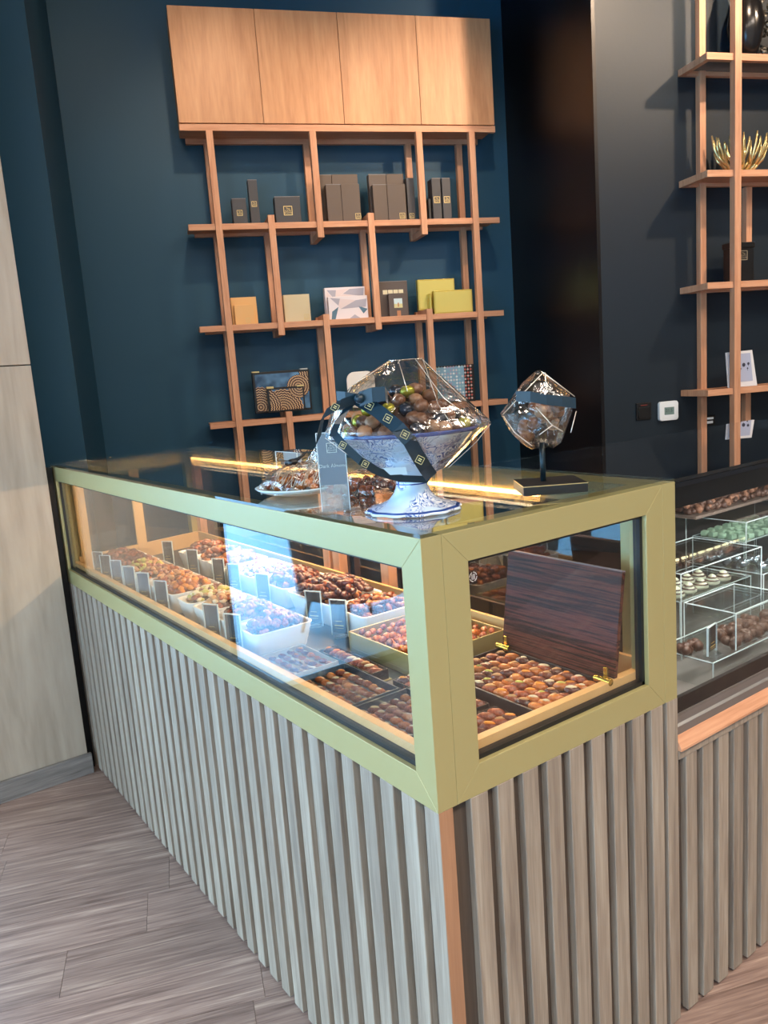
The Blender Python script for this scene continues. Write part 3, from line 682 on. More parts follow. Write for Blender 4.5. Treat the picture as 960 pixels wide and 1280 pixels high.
# ------------------------------------------------------------------ things on the glass top
TZ = 1.2562
ev = Vector((.8163, -.5776, 0)); gv = Vector((.5776, .8163, 0))   # image right / away from the viewer, in plan
BC = Vector((.138, .192, 0))
bw = thing('pedestal_bowl', 'white pedestal bowl painted with blue arabesques, wrapped in cellophane', 'bowl', (BC.x, BC.y, TZ))
def painted(name):
    m, nt, b, out = newmat(name); N = nt.nodes.new; Lk = nt.links.new
    b.inputs['Roughness'].default_value = .2; b.inputs['Coat Weight'].default_value = .4
    tc = N('ShaderNodeTexCoord'); n = N('ShaderNodeTexNoise'); n.inputs['Scale'].default_value = 30; n.inputs['Detail'].default_value = 1.5; n.inputs['Distortion'].default_value = 1.8
    Lk(tc.outputs['Object'], n.inputs['Vector'])
    mu = N('ShaderNodeMath'); mu.operation = 'MULTIPLY'; mu.inputs[1].default_value = 9; Lk(n.outputs['Fac'], mu.inputs[0])
    fr = N('ShaderNodeMath'); fr.operation = 'FRACT'; Lk(mu.outputs[0], fr.inputs[0])
    r = N('ShaderNodeValToRGB'); e = r.color_ramp.elements
    e[0].position = 0; e[0].color = hexc(40, 66, 130); e[1].position = .24; e[1].color = hexc(200, 216, 236)
    x = r.color_ramp.elements.new(.16); x.color = hexc(52, 80, 150)
    x = r.color_ramp.elements.new(.72); x.color = hexc(226, 228, 230)
    x = r.color_ramp.elements.new(.9); x.color = hexc(150, 176, 214)
    Lk(fr.outputs[0], r.inputs[0])
    # only patches of the surface carry scrolls
    n2 = N('ShaderNodeTexNoise'); n2.inputs['Scale'].default_value = 16; n2.inputs['Detail'].default_value = 0; Lk(tc.outputs['Object'], n2.inputs['Vector'])
    r2 = N('ShaderNodeValToRGB'); r2.color_ramp.elements[0].position = .41; r2.color_ramp.elements[1].position = .46; Lk(n2.outputs['Fac'], r2.inputs[0])
    mx = N('ShaderNodeMix'); mx.data_type = 'RGBA'; mx.inputs['A'].default_value = hexc(196, 216, 232); Lk(r2.outputs[0], mx.inputs['Factor']); Lk(r.outputs[0], mx.inputs['B'])  # pale blue ground colour holds the blue sheen of the film
    # painted bands by height
    sx = N('ShaderNodeSeparateXYZ'); Lk(tc.outputs['Object'], sx.inputs[0])
    cur = mx.outputs['Result']
    for (zc, hw) in ((.0075, .0014), (.051, .0012), (.060, .0010), (.146, .004)):
        c = N('ShaderNodeMath'); c.operation = 'COMPARE'; c.inputs[1].default_value = zc; c.inputs[2].default_value = hw; Lk(sx.outputs['Z'], c.inputs[0])
        m2 = N('ShaderNodeMix'); m2.data_type = 'RGBA'; m2.inputs['B'].default_value = hexc(44, 70, 134); Lk(c.outputs[0], m2.inputs['Factor']); Lk(cur, m2.inputs['A']); cur = m2.outputs['Result']
    Lk(cur, b.inputs['Base Color']); return m
PAINT = painted('blue_painted_ceramic')
def scal(a, z): return 1+(.035*math.cos(12*a) if z < .004 or z > .14 else (.02*math.cos(12*a) if z < .01 else 0))
b = MB().lathe([(.080, 0), (.088, .002), (.088, .005), (.080, .009), (.060, .014), (.044, .022), (.034, .034), (.029, .048), (.028, .058), (.030, .062)], 72, (BC.x, BC.y, TZ), f=scal)
part('foot', b, PAINT, bw)
b = MB().lathe([(.030, .061), (.045, .068), (.075, .090), (.100, .116), (.120, .140), (.127, .148), (.124, .150), (.116, .140), (.095, .118), (.070, .094), (.03, .075)], 72, (BC.x, BC.y, TZ), f=scal)
part('bowl', b, PAINT, bw)
part('card_label', MB().add([BC+ev*e_-gv*(g_)+Vector((0, 0, z_)) for e_, g_, z_ in ((-.052, .077, TZ+.078), (-.01, .088, TZ+.078), (-.012, .10, TZ+.092), (-.055, .088, TZ+.092))], [(0, 1, 2, 3)]), P('label_paper', hexc(205, 222, 225), .5), bw)
# chocolates and dates in the bowl
rb = random.Random(21)
DM2 = [MB().ball((0, 0, 0), (.015, .0135, .012), 10, 6, jit=.08, rnd=rb).mesh('wrapped_date', m) for m in (P('bowl_chocolate', hexc(98, 64, 46), .32, 0, .5, .3, noise=hexc(134, 94, 66), bump=.6, nscale=90), P('bowl_light', hexc(156, 112, 78), .38, 0, .5, .2, noise=hexc(176, 136, 100), bump=.6, nscale=90), P('green_gold_foil', hexc(176, 170, 60), .25, .5), P('dark_foil', hexc(54, 60, 72), .25, .5))]
b = MB().lathe([(.09, .115), (.112, .142), (.092, .162), (.055, .186), (.01, .202)], 24, (BC.x, BC.y, TZ))
single('bowl_filling', b, P('bowl_bed', hexc(84, 56, 40), .6), 'dark bed of dates under the sweets in the pedestal bowl', 'dates', (BC.x, BC.y, TZ+.115), kind='stuff')
for ring, (r_, z_, n_) in enumerate(((.110, .153, 24), (.090, .170, 20), (.068, .188, 15), (.044, .204, 9), (.016, .216, 4))):
    for k in range(n_):
        a = 2*math.pi*k/n_+ring*.3+rb.uniform(-.1, .1); rr2 = r_+rb.uniform(-.004, .004)
        kk = rb.choice((0, 0, 0, 1, 1, 2, 3))
        o = inst('bowl_sweet', DM2[kk], None, (BC.x+rr2*math.cos(a), BC.y+rr2*math.sin(a), TZ+z_+rb.uniform(-.003, .004)), (rb.uniform(-.5, .5), rb.uniform(-.5, .5), rb.uniform(0, 3)))
        o['label'] = ('brown', 'light tan', 'green gold foiled', 'dark blue foiled')[kk]+' sweet heaped in the wrapped pedestal bowl'; o['category'] = 'sweet'; o['group'] = ('brown', 'light tan', 'green gold foiled', 'dark blue foiled')[kk]+' sweets in the pedestal bowl'
# cellophane wrap: rings of points (angle measured from image right, seen from above)
def wrap_mesh(center, rings, ph=0, seg=20, seed=0, jit=.006):
    r = random.Random(seed); vs = []
    for (z, rl, rrr, rf) in rings:       # radius to the left, right and front/back
        for k in range(seg):
            a = 2*math.pi*k/seg; c_, s_ = math.cos(a), math.sin(a)
            rad = (rrr if c_ > 0 else rl)
            p = abs(c_)**1.0
            R = rad*c_, rf*s_
            d = 1+r.uniform(-jit, jit)*8
            vs.append(center+ev*R[0]*d+gv*R[1]*d+Vector((0, 0, z+r.uniform(-jit, jit))))
    fs = []
    for i in range(len(rings)-1):
        for k in range(seg): 
            q = (i*seg+k, i*seg+(k+1) % seg, (i+1)*seg+(k+1) % seg, (i+1)*seg+k)
            fs += [(q[0], q[1], q[2]), (q[0], q[2], q[3])] if (i+k) % 2 else [(q[0], q[1], q[3]), (q[1], q[2], q[3])]
    fs.append([(len(rings)-1)*seg+k for k in range(seg)])
    return vs, fs
RG = [(1.318, .034, .034, .034), (1.335, .066, .070, .060), (1.380, .122, .118, .110), (1.402, .150, .144, .134), (1.412, .150, .150, .134), (1.450, .136, .112, .105), (1.485, .100, .076, .075), (1.510, .060, .050, .050), (1.528, .027, .033, .030)]
vs, fs = wrap_mesh(BC, RG, seed=2, jit=.0022)
part('cellophane_wrap', MB().add(vs, fs, 0, False), FILM, bw, label='clear crinkled cellophane')
# bright crease lines
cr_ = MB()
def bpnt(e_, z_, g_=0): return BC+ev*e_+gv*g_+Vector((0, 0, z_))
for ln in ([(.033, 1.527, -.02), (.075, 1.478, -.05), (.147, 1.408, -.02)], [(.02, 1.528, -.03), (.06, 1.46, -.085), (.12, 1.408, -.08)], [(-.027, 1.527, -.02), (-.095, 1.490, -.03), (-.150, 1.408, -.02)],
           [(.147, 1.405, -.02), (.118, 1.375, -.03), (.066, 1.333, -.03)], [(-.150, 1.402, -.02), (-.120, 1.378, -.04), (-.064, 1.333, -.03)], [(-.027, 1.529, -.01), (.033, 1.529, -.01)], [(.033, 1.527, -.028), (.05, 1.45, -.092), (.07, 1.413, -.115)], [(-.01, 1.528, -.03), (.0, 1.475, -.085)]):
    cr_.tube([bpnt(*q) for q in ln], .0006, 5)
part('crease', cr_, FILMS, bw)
# ribbon: bands over the front of the wrap, bow at left
def ribbon_strip(pts, wdt, side):
    """flat band through pts; side = width direction"""
    vs = []; fs = []
    n = len(pts)
    for i, p_ in enumerate(pts):
        s_ = side[i] if isinstance(side, list) else side
        vs += [Vector(p_)-s_*wdt/2, Vector(p_)+s_*wdt/2]
    for i in range(n-1): fs.append((2*i, 2*i+1, 2*i+3, 2*i+2))
    t = MB(); nrm = -gv*.0007
    vs2 = vs+[v+nrm for v in vs]; m_ = len(vs)
    fs2 = fs+[tuple(j+m_ for j in f[::-1]) for f in fs]+[(2*i, 2*i+2, 2*i+2+m_, 2*i+m_) for i in range(n-1)]+[(2*i+1, 2*i+1+m_, 2*i+3+m_, 2*i+3) for i in range(n-1)]
    return t.add(vs2, fs2, 0, False)
s1 = (ev*.80+Vector((0, 0, .62))).normalized(); s2 = (ev*.55+Vector((0, 0, .80))).normalized()
band = [(-.082, 1.466, -.085), (-.052, 1.446, -.105), (-.022, 1.418, -.128), (-.004, 1.395, -.128), (.010, 1.365, -.110), (.022, 1.342, -.085), (.034, 1.322, -.055)]
rbp = part('ribbon', ribbon_strip([bpnt(*q) for q in band], .024, s1), RIBBON, bw, label='dark teal ribbon band with gold squares')
band2 = [(-.130, 1.415, -.095), (-.112, 1.392, -.115), (-.088, 1.366, -.112), (-.060, 1.343, -.09), (-.02, 1.325, -.07), (.03, 1.318, -.055)]
part('ribbon', ribbon_strip([bpnt(*q) for q in band2], .014, s2), RIBBON, bw)
band3 = [(-.085, 1.468, -.09), (-.105, 1.452, -.10), (-.122, 1.430, -.11), (-.132, 1.410, -.105)]
part('ribbon', ribbon_strip([bpnt(*q) for q in band3], .012, ev), RIBBON, bw)
bow = ribbon_strip([bpnt(*q) for q in [(-.082, 1.470, -.10), (-.115, 1.462, -.12), (-.142, 1.448, -.125), (-.150, 1.425, -.12), (-.155, 1.405, -.115)]], .022, (ev*.5+Vector((0, 0, .8))).normalized())
b2 = ribbon_strip([bpnt(*q) for q in [(-.085, 1.468, -.10), (-.066, 1.492, -.105), (-.050, 1.512, -.10), (-.038, 1.517, -.095), (-.032, 1.505, -.09), (-.040, 1.488, -.09), (-.075, 1.468, -.09)]], .012, gv)
b3 = ribbon_strip([bpnt(*q) for q in [(-.082, 1.468, -.105), (-.060, 1.474, -.11), (-.038, 1.474, -.11), (-.034, 1.466, -.10)]], .024, Vector((0, 0, 1)))
b4 = ribbon_strip([bpnt(*q) for q in [(-.082, 1.468, -.10), (-.105, 1.474, -.10), (-.120, 1.476, -.09)]], .016, Vector((0, 0, 1)))
for q_ in (b2, b3, b4): bow.add(q_.v, q_.f)
bow.ball(bpnt(-.082, 1.469, -.112), (.009, .009, .008), 10, 6)
part('bow', bow, RIBBON, bw)
lg = MB()
RL = hexc(190, 180, 120)
for (q, s_) in (((-.122, 1.4585, -.1265), .011), ((-.066, 1.4565, -.100), .012), ((-.037, 1.4335, -.120), .012), ((-.011, 1.406, -.133), .012), ((.012, 1.360, -.110), .012), ((-.115, 1.395, -.118), .010), ((-.080, 1.360, -.112), .010)):
    c_ = bpnt(q[0], q[1], q[2]-.003)
    for (a, z_, w_, h_) in ((-s_/2, 0, .0008, s_), (s_/2, 0, .0008, s_), (0, -s_/2, s_, .0008), (0, s_/2, s_, .0008), (0, s_*.15, s_*.5, s_*.14), (0, -s_*.12, s_*.5, s_*.14)):
        ca = math.cos(-.55); sa = math.sin(-.55)
        def rt(u_, v_): return c_+ev*(u_*ca-v_*sa)+Vector((0, 0, u_*sa+v_*ca))
        lg.add([rt(a-w_/2, z_-h_/2), rt(a+w_/2, z_-h_/2), rt(a+w_/2, z_+h_/2), rt(a-w_/2, z_+h_/2)], [(0, 1, 2, 3)])
part('ribbon_print', lg, P('ribbon_gold', hexc(196, 186, 130), .4, .2), bw, label='small gold squares printed on the ribbon', kind='stuff')

# wrapped sweet on a black stand
SC = Vector((.43, .125, 0)); sz = -.62
st = thing('display_stand', 'black block and rod stand with gold line holding a wrapped sweet', 'stand', (SC.x, SC.y, TZ))
def rotbox(mb, c_, hx, hy, z0, z1, mi=0, ex=ev, ey=gv):
    ps = [c_+ex*a*hx+ey*b_*hy for a, b_ in ((-1, -1), (1, -1), (1, 1), (-1, 1))]
    return mb.prism([(q.x, q.y, z0) for q in ps], (0, 0, z1-z0), mi)
part('block', rotbox(MB(), SC, .062, .055, TZ, TZ+.018), BLACKP, st, .0008)
part('gold_line', rotbox(MB(), SC, .0624, .0554, TZ+.0172, TZ+.0184), LOGO, st)
part('block_top', rotbox(MB(), SC, .0612, .0542, TZ+.0184, TZ+.0192), P('matt_black', hexc(12, 10, 10), .6), st)
part('rod', MB().tube([SC+ev*-.012+Vector((0, 0, TZ+.019)), SC+ev*-.012+Vector((0, 0, 1.352))], .0058, 12), P('dark_teal_rod', hexc(22, 42, 50), .3, .3), st)
WC = SC+ev*-.012
ws = thing('wrapped_sweet', 'crinkled clear cellophane parcel with brown sweets on the black rod stand', 'sweet', (WC.x, WC.y, 1.345))
vs, fs = wrap_mesh(WC, [(1.342, .020, .022, .02), (1.352, .042, .038, .035), (1.378, .062, .050, .045), (1.412, .080, .064, .05), (1.440, .062, .058, .045), (1.468, .034, .030, .03), (1.489, .006, .004, .006)], seed=5, seg=11, jit=.0035)
part('cellophane', MB().add(vs, fs), GLASS('cellophane_dense', (0.88, 0.86, 0.83, 1), .08, 1.3, .16, 2.6, 12), ws)
b = MB(); rb = random.Random(4)
for k in range(16): b.ball(WC+ev*rb.uniform(-.035, .035)+gv*rb.uniform(-.02, .02)+Vector((0, 0, rb.uniform(1.37, 1.43))), rb.uniform(.011, .015), 8, 5, mi=rb.choice((0, 1)), jit=.15, rnd=rb)
part('sweets', b, [MATS['bowl_chocolate'], P('parcel_tan', hexc(170, 140, 112), .35, .2)], ws)
b = ribbon_strip([WC+ev*e_+gv*g_+Vector((0, 0, z_)) for e_, g_, z_ in ((-.055, -.045, 1.447), (-.030, -.055, 1.445), (0, -.058, 1.437), (.03, -.055, 1.432), (.058, -.045, 1.426))], .020, Vector((0, 0, 1)))
part('band', b, RIBBON, ws)
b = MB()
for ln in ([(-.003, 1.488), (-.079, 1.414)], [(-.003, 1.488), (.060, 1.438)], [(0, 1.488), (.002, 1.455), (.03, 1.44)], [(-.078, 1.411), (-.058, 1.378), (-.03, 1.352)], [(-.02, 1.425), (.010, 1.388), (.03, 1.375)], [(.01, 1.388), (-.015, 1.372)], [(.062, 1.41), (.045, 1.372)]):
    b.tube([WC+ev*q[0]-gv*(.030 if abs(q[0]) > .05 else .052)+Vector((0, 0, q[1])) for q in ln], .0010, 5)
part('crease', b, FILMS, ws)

# acrylic sign with the shop's mark
sg = thing('acrylic_sign', 'small upright clear acrylic sign with dark teal card, left of the pedestal bowl', 'sign', (.046, .313, TZ))
SG = Vector((.030, .290, 0))+Vector((.5776, .8163, 0))*.028; se = ev; sn = -gv
def sq(e_, z_, d_=0): return SG+se*e_+sn*d_+Vector((0, 0, TZ+z_))
def slab(e0, e1, z0, z1, d0, d1): return MB().add([sq(e, z, d) for d in (d0, d1) for e, z in ((e0, z0), (e1, z0), (e1, z1), (e0, z1))], [(0, 1, 2, 3), (7, 6, 5, 4), (0, 4, 5, 1), (1, 5, 6, 2), (2, 6, 7, 3), (3, 7, 4, 0)])
part('panel', slab(-.026, .026, .003, .150, -.0015, .0015), GLASS('sign_acrylic', (0.7, .8, .85, 1), .10, 1.8), sg)
part('card', slab(-.0245, .0245, .052, .148, -.0012, .0010), P('teal_card', hexc(20, 66, 92), .25), sg)
e = MB()
for a in (slab(-.0272, -.026, .003, .150, -.002, .002), slab(.026, .0272, .003, .150, -.002, .002), slab(-.027, .027, .150, .1512, -.002, .002)): e.add(a.v, a.f)
part('edge', e, AEDGE, sg)
part('foot', MB().prism([sq(-.046, 0, -.016), sq(.046, 0, -.016), sq(.046, 0, .016), sq(-.046, 0, .016)], (0, 0, .003)), ACRYL, sg)
lgm = MB(); logo(lgm, 0, 0, 0, .019); text_mb('Dark Almond', .0095, (0, -.0002, -.034), lgm)
lgm.v = [tuple(SG+se*(x+.001)+sn*(.0022-y)+Vector((0, 0, TZ+.122+z))) for x, y, z in lgm.v]
part('lettering', lgm, P('sign_print', hexc(176, 190, 186), .4), sg, label='square shop mark and script line')

# cellophane covered plates left of the sign
def crumple(center, rx, ry, rz_, seed, seg=26, rings=9, amp=.13, ex=ev, ey=gv):
    r = random.Random(seed); vs = []; fs = []
    for i in range(rings+1):
        t = (math.pi*.5)*i/rings
        for k in range(seg):
            a = 2*math.pi*k/seg; d = 1+amp*(r.random()-.5)*(math.sin(t)*.6+.4)
            vs.append(center+ex*rx*math.sin(t)*math.cos(a)*d+ey*ry*math.sin(t)*math.sin(a)*d+Vector((0, 0, rz_*math.cos(t)*(1+amp*(r.random()-.5)))))
    for i in range(rings):
        for k in range(seg):
            fs.append((i*seg+k, i*seg+(k+1) % seg, (i+1)*seg+(k+1) % seg)); fs.append((i*seg+k, (i+1)*seg+(k+1) % seg, (i+1)*seg+k))
    return MB().add(vs, fs)
FILM2 = GLASS('cellophane_folds', (0.84, 0.80, 0.74, 1), .07, 1.2, .2, 2.6, 14)
PC = Vector((.135, .60, 0))
pt_ = thing('wrapped_plate', 'pale blue plate of dates wrapped in gathered cellophane, leftmost on the glass top', 'plate', (PC.x, PC.y, TZ))
part('plate', MB().lathe([(.045, 0), (.075, .006), (.098, .016), (.102, .020), (.096, .020), (.072, .011), (.01, .008)], 32, (PC.x, PC.y, TZ)), P('pale_blue_plate', hexc(196, 214, 216), .25), pt_)
b = MB(); rb = random.Random(9)
for k in range(70): 
    a = rb.uniform(0, 6.28); q = rb.uniform(0, .075); b.ball((PC.x+q*math.cos(a), PC.y+q*math.sin(a), TZ+.020+rb.uniform(0, .020)), (.013, .010, .009), 7, 5, rb.uniform(0, 3), rb.choice((0, 1)), .1, rb.uniform(-.4, .4), rb)
single('plate_dates', b, [DATE, DATE3], 'brown dates on the leftmost wrapped plate', 'dates', (PC.x, PC.y, TZ+.012), kind='stuff')
part('cellophane', crumple(PC+Vector((0, 0, TZ+.010)), .092, .088, .058, 3), FILM2, pt_)
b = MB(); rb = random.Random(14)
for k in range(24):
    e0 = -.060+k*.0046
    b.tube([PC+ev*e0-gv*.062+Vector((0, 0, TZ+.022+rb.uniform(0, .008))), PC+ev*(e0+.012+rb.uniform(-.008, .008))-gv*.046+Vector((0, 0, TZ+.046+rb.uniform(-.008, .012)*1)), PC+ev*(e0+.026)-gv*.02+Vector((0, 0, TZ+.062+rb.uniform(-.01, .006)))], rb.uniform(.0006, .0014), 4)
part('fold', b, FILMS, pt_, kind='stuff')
PK = PC+ev*.03+gv*.02
vs = [PK+ev*-.028+Vector((0, 0, TZ+.055)), PK+ev*.045-gv*.02+Vector((0, 0, TZ+.035)), PK+ev*.058+gv*.03+Vector((0, 0, TZ+.045)), PK+ev*.052+Vector((0, 0, TZ+.150)), PK+ev*.030+gv*.01+Vector((0, 0, TZ+.125)), PK+ev*.0+gv*.015+Vector((0, 0, TZ+.075))]
part('gathered_peak', MB().add(vs, [(0, 1, 3), (0, 3, 4), (0, 4, 5), (1, 2, 3), (0, 5, 2), (5, 4, 3), (5, 3, 2)]), GLASS('cellophane_blue', (.80, .87, .88, 1), .14, 1.6, .08, 2.6, 20), pt_)
b = MB().ball(PC+ev*-.012+Vector((0, 0, TZ+.072)), (.014, .012, .008), 8, 5); b.tube([PC+ev*-.03+Vector((0, 0, TZ+.070)), PC+ev*.0+Vector((0, 0, TZ+.078)), PC+ev*.022+gv*.0+Vector((0, 0, TZ+.092))], [.005, .004, .001], 6)
part('tie', b, BLACKP, pt_, label='black ribbon tie')
QC = Vector((.225, .455, 0))
p2 = thing('wrapped_bundle', 'brown bundle of dates in crumpled cellophane between sign and bowl foot', 'sweet', (QC.x, QC.y, TZ))
b = MB(); rb = random.Random(19)
for k in range(60): 
    e_ = rb.uniform(-.085, .07); b.ball(QC+ev*e_+gv*rb.uniform(-.04, .04)+Vector((0, 0, TZ+.012+rb.uniform(0, .022)*(1-abs(e_)/.1))), (.013, .010, .010), 7, 5, rb.uniform(0, 3), rb.choice((0, 1, 2)), .12, rb.uniform(-.4, .4), rb)
part('filling', b, [DATE, P('bundle_tan', hexc(150, 118, 96), .4), DATE2], p2)
part('cellophane', crumple(QC+Vector((0, 0, TZ+.002)), .078, .055, .050, 8, amp=.2), FILM2, p2)
ab = thing('acrylic_block', 'clear acrylic box with grey card at the back of the glass top', 'box', (.50, 1.25, TZ))
part('body', MB().box(.47, .54, 1.20, 1.34, TZ, TZ+.032), ACRYL, ab)
part('card', MB().box(.49, .495, 1.215, 1.325, TZ+.002, TZ+.028), P('grey_card', hexc(150, 156, 160), .3), ab)
part('edge', MB().box(.469, .471, 1.199, 1.341, TZ+.031, TZ+.033).box(.469, .471, 1.199, 1.201, TZ, TZ+.033).box(.469, .471, 1.339, 1.341, TZ, TZ+.033), AEDGE, ab)

# ------------------------------------------------------------------ wall shelving (alcove), frame uv
F1 = 3.645; B1 = V1W
cb = thing('wall_cabinet', 'orange oak wall cabinet with four plain doors above the shelves', 'cabinet', (.8, 3.76, 2.93), True)
part('body', MB().box(-.122, 1.76, F1+.02, B1-.002, 2.966, 3.565), DOORW, cb)
for k in range(4):
    u0 = -.126+k*.472; part('door', MB().box(u0+.0015, u0+.4705, F1, F1+.019, 2.968, 3.566), DOORW, cb, .001)
part('bottom_rail', MB().box(-.127, 1.764, F1, F1+.03, 2.926, 2.962), OAKH, cb, .0015)
part('bottom_board', MB().box(-.122, 1.76, F1+.03, B1-.03, 2.945, 2.9655), OAKH, cb)
part('rear_rail', MB().box(-.09, 1.73, B1-.03, B1-.002, 2.915, 2.952), OAKH, cb)
su = thing('shelf_unit', 'staggered orange oak shelf frame under the wall cabinet', 'shelf', (.8, 3.76, 0), True)
def shelf(t, u0, u1, f, bk, z, board=True):
    part('front_rail', MB().box(u0, u1, f, f+.030, z-.034, z), OAKH, t, .0015)
    if board: part('board', MB().box(u0+.001, u1-.001, f+.030, bk-.030, z-.016, z-.002), OAKH, t)
    part('rear_rail', MB().box(u0+.04, u1-.03, bk-.030, bk-.001, z-.034, z-.003), OAKH, t, .0015)
for (z, u0, u1) in ((2.427, -.137, 1.766), (1.861, -.137, 1.766), (1.301, -.137, 1.766)): shelf(su, u0, u1, F1+.001, B1, z)
PW = .038
for (u, z0, z1) in ((.014, .0, 2.926), (1.585, .0, 2.926), (.602, 2.335, 2.926), (1.247, 2.335, 2.926), (.317, 1.785, 2.467), (.914, 1.785, 2.467), (.592, 1.26, 1.893), (1.246, 1.26, 1.893), (.316, .0, 1.333), (.914, .0, 1.333)):
    part('post', MB().box(u, u+PW, F1-.012, F1+.026, z0, z1), OAK, su, .0015)
    part('post', MB().box(u-.004, u+PW-.004, B1-.038, B1-.001, z0, z1 if z1 < 2.9 else 2.914), OAK, su, .0015)
    zz = [z for z in (z0+.03, z1-.04) if .1 < z < 2.9 and min(abs(z-a) for a in (2.427, 1.861, 1.301)) > .045] if z0 > .1 else []
    for z in ([z0+.0] if z0 > .1 else [])+([z1-.034] if z1 < 2.9 else []):
        part('cross_piece', MB().box(u+.004, u+PW-.004, F1+.026, B1-.038, z, z+.034), OAK, su)
# ---- boxes on the shelves
def carton(label, u0, u1, v0, v1, z0, z1, mat, lg=None, lgs=.03, name='gift_box', lidline=None, grp=None, edge=None):
    t = thing(name, label, 'box', ((u0+u1)/2, (v0+v1)/2, z0), True, grp)
    if lidline: 
        part('base', MB().box(u0, u0+lidline-.001, v0, v1, z0, z1), mat, t, .0015); part('sleeve', MB().box(u0+lidline+.001, u1, v0-.001, v1, z0, z1+.001), mat, t, .0015)
    else: part('body', MB().box(u0, u1, v0, v1, z0, z1), mat, t, .002)
    if edge: part('top_edge', MB().box(u0, u1, v0-.0006, v0+.002, z1-.003, z1+.0005), edge, t)
    if lg: part('mark', logo(MB(), lg[0], v0-.0016, lg[1], lgs), LOGO, t, label='gold square shop mark')
    return t
S1, S2, S3 = 2.4275, 1.8615, 1.3015
EDG = P('light_card_edge', hexc(120, 118, 118), .5)
carton('small square charcoal gift box, leftmost on the top shelf', .124, .205, F1+.035, F1+.11, S1, 2.571, DKBOX, (.163, 2.49), .032, edge=EDG)
carton('tall slim charcoal gift box beside the leftmost box on the top shelf', .226, .279, F1+.045, F1+.10, S1, 2.675, DKBOX, (.252, 2.54), .030, edge=EDG)
carton('square charcoal gift box left of the second post on the top shelf', .370, .520, F1+.032, F1+.10, S1, 2.577, DKBOX, (.444, 2.497), .052, edge=EDG)
carton('large taupe box, back one of the left pair on the top shelf', .655, .895, F1+.10, F1+.15, S1, 2.712, BRBOX, lidline=.08, edge=EDG)
carton('taupe box with gold mark, front one of the left pair on the top shelf', .682, .885, F1+.035, F1+.09, S1, 2.642, BRBOX, (.866, 2.458), .034, lidline=.09, edge=EDG)
carton('large taupe box, back one of the right pair on the top shelf', .965, 1.185, F1+.10, F1+.15, S1, 2.712, BRBOX, lidline=.11, edge=EDG)
carton('taupe box with gold mark, front one of the right pair on the top shelf', .968, 1.172, F1+.035, F1+.09, S1, 2.638, BRBOX, (1.143, 2.455), .034, lidline=.088, edge=EDG)
carton('narrow taupe box with gold mark half behind the third upper post', 1.190, 1.238, F1+.06, F1+.14, S1, 2.68, DKBOX, (1.212, 2.458), .030)
carton('slim charcoal box, left of the slim pair ending the top shelf', 1.345, 1.402, F1+.04, F1+.12, S1, 2.672, DKBOX, (1.373, 2.545), .038, edge=EDG)
carton('slim charcoal box, right of the slim pair ending the top shelf', 1.411, 1.466, F1+.04, F1+.12, S1, 2.672, DKBOX, (1.438, 2.545), .038, edge=EDG)
carton('short thin black box left of the slim pair on the top shelf', 1.320, 1.336, F1+.05, F1+.12, S1, 2.555, BLACKP)
YEL = P('warm_yellow_card', hexc(226, 176, 110), .45); CRM = P('cream_card', hexc(206, 190, 152), .5)
carton('orange yellow gift box at the left of the middle shelf, rear one', .062, .213, F1+.07, F1+.11, S2, 2.022, YEL)
carton('smaller orange yellow gift box standing before the rear one', .075, .190, F1+.033, F1+.065, S2, 1.975, YEL, (.150, 1.885), .026)
carton('plain cream gift box left of the second post of the middle shelf', .370, .527, F1+.035, F1+.10, S2, 2.020, CRM, (.500, 1.888), .030)
GEO = [P('geo_white', hexc(226, 216, 216), .4), P('geo_grey', hexc(170, 166, 176), .4), P('geo_pink', hexc(222, 204, 200), .4), P('geo_teal', hexc(84, 118, 138), .4)]
def geobox(label, u0, u1, v0, v1, z0, z1, tris):
    t = thing('geometric_gift_box', label, 'box', ((u0+u1)/2, (v0+v1)/2, z0), True)
    part('body', MB().box(u0, u1, v0, v1, z0, z1), GEO[0], t, .0015)
    b = MB(); w_, h_ = u1-u0, z1-z0
    for i, (pp, m_) in enumerate(tris): b.add([(u0+w_*a, v0-.0008, z0+h_*c_) for a, c_ in pp], [list(range(len(pp)))], m_)
    part('print', b, GEO, t, label='white, grey, pink and teal triangles')
T1 = [([(.05, .93), (.28, .92), (.24, .62)], 1), ([(.28, .92), (.60, .95), (.24, .62)], 2), ([(.45, .80), (.62, .94), (.98, .95), (.95, .70)], 1), ([(.24, .62), (.45, .80), (.85, .68), (.5, .6)], 2), ([(.0, .2), (.22, .62), (.05, .9)], 2), ([(.75, .45), (.96, .3), (.86, .15)], 3), ([(.3, .55), (.9, .6), (.7, .4), (.35, .4)], 1), ([(.1, .0), (.3, .4), (.7, .4), (.85, .12), (.6, .0)], 2)]
geobox('large box with white, grey and pink triangle print on the middle shelf', .634, .886, F1+.09, F1+.14, S2, 2.056, T1)
T2 = [([(.05, .95), (.3, .9), (.25, .6)], 1), ([(.3, .45), (.7, .8), (.98, .85), (.95, .5)], 1), ([(.25, .6), (.3, .9), (.7, .8), (.3, .45)], 2), ([(.05, .0), (.08, .35), (.25, .55), (.15, .0)], 3), ([(.75, .55), (.99, .4), (.88, .2)], 3), ([(.5, .0), (.65, .18), (.8, .0)], 1)]
geobox('smaller triangle printed box standing before the large one', .640, .884, F1+.035, F1+.07, S2, 1.997, T2)
DBR = P('dark_brown_card', hexc(92, 80, 74), .5)
t = carton('brown box with a row of pale pictures on the middle shelf', .970, 1.158, F1+.08, F1+.13, S2, 2.078, DBR, edge=EDG)
b = MB()
for k in range(4): b.box(.998+k*.034, 1.028+k*.034, F1+.0790, F1+.0798, 2.000, 2.026)
part('picture_row', b, P('pale_print', hexc(226, 216, 180), .5), t)
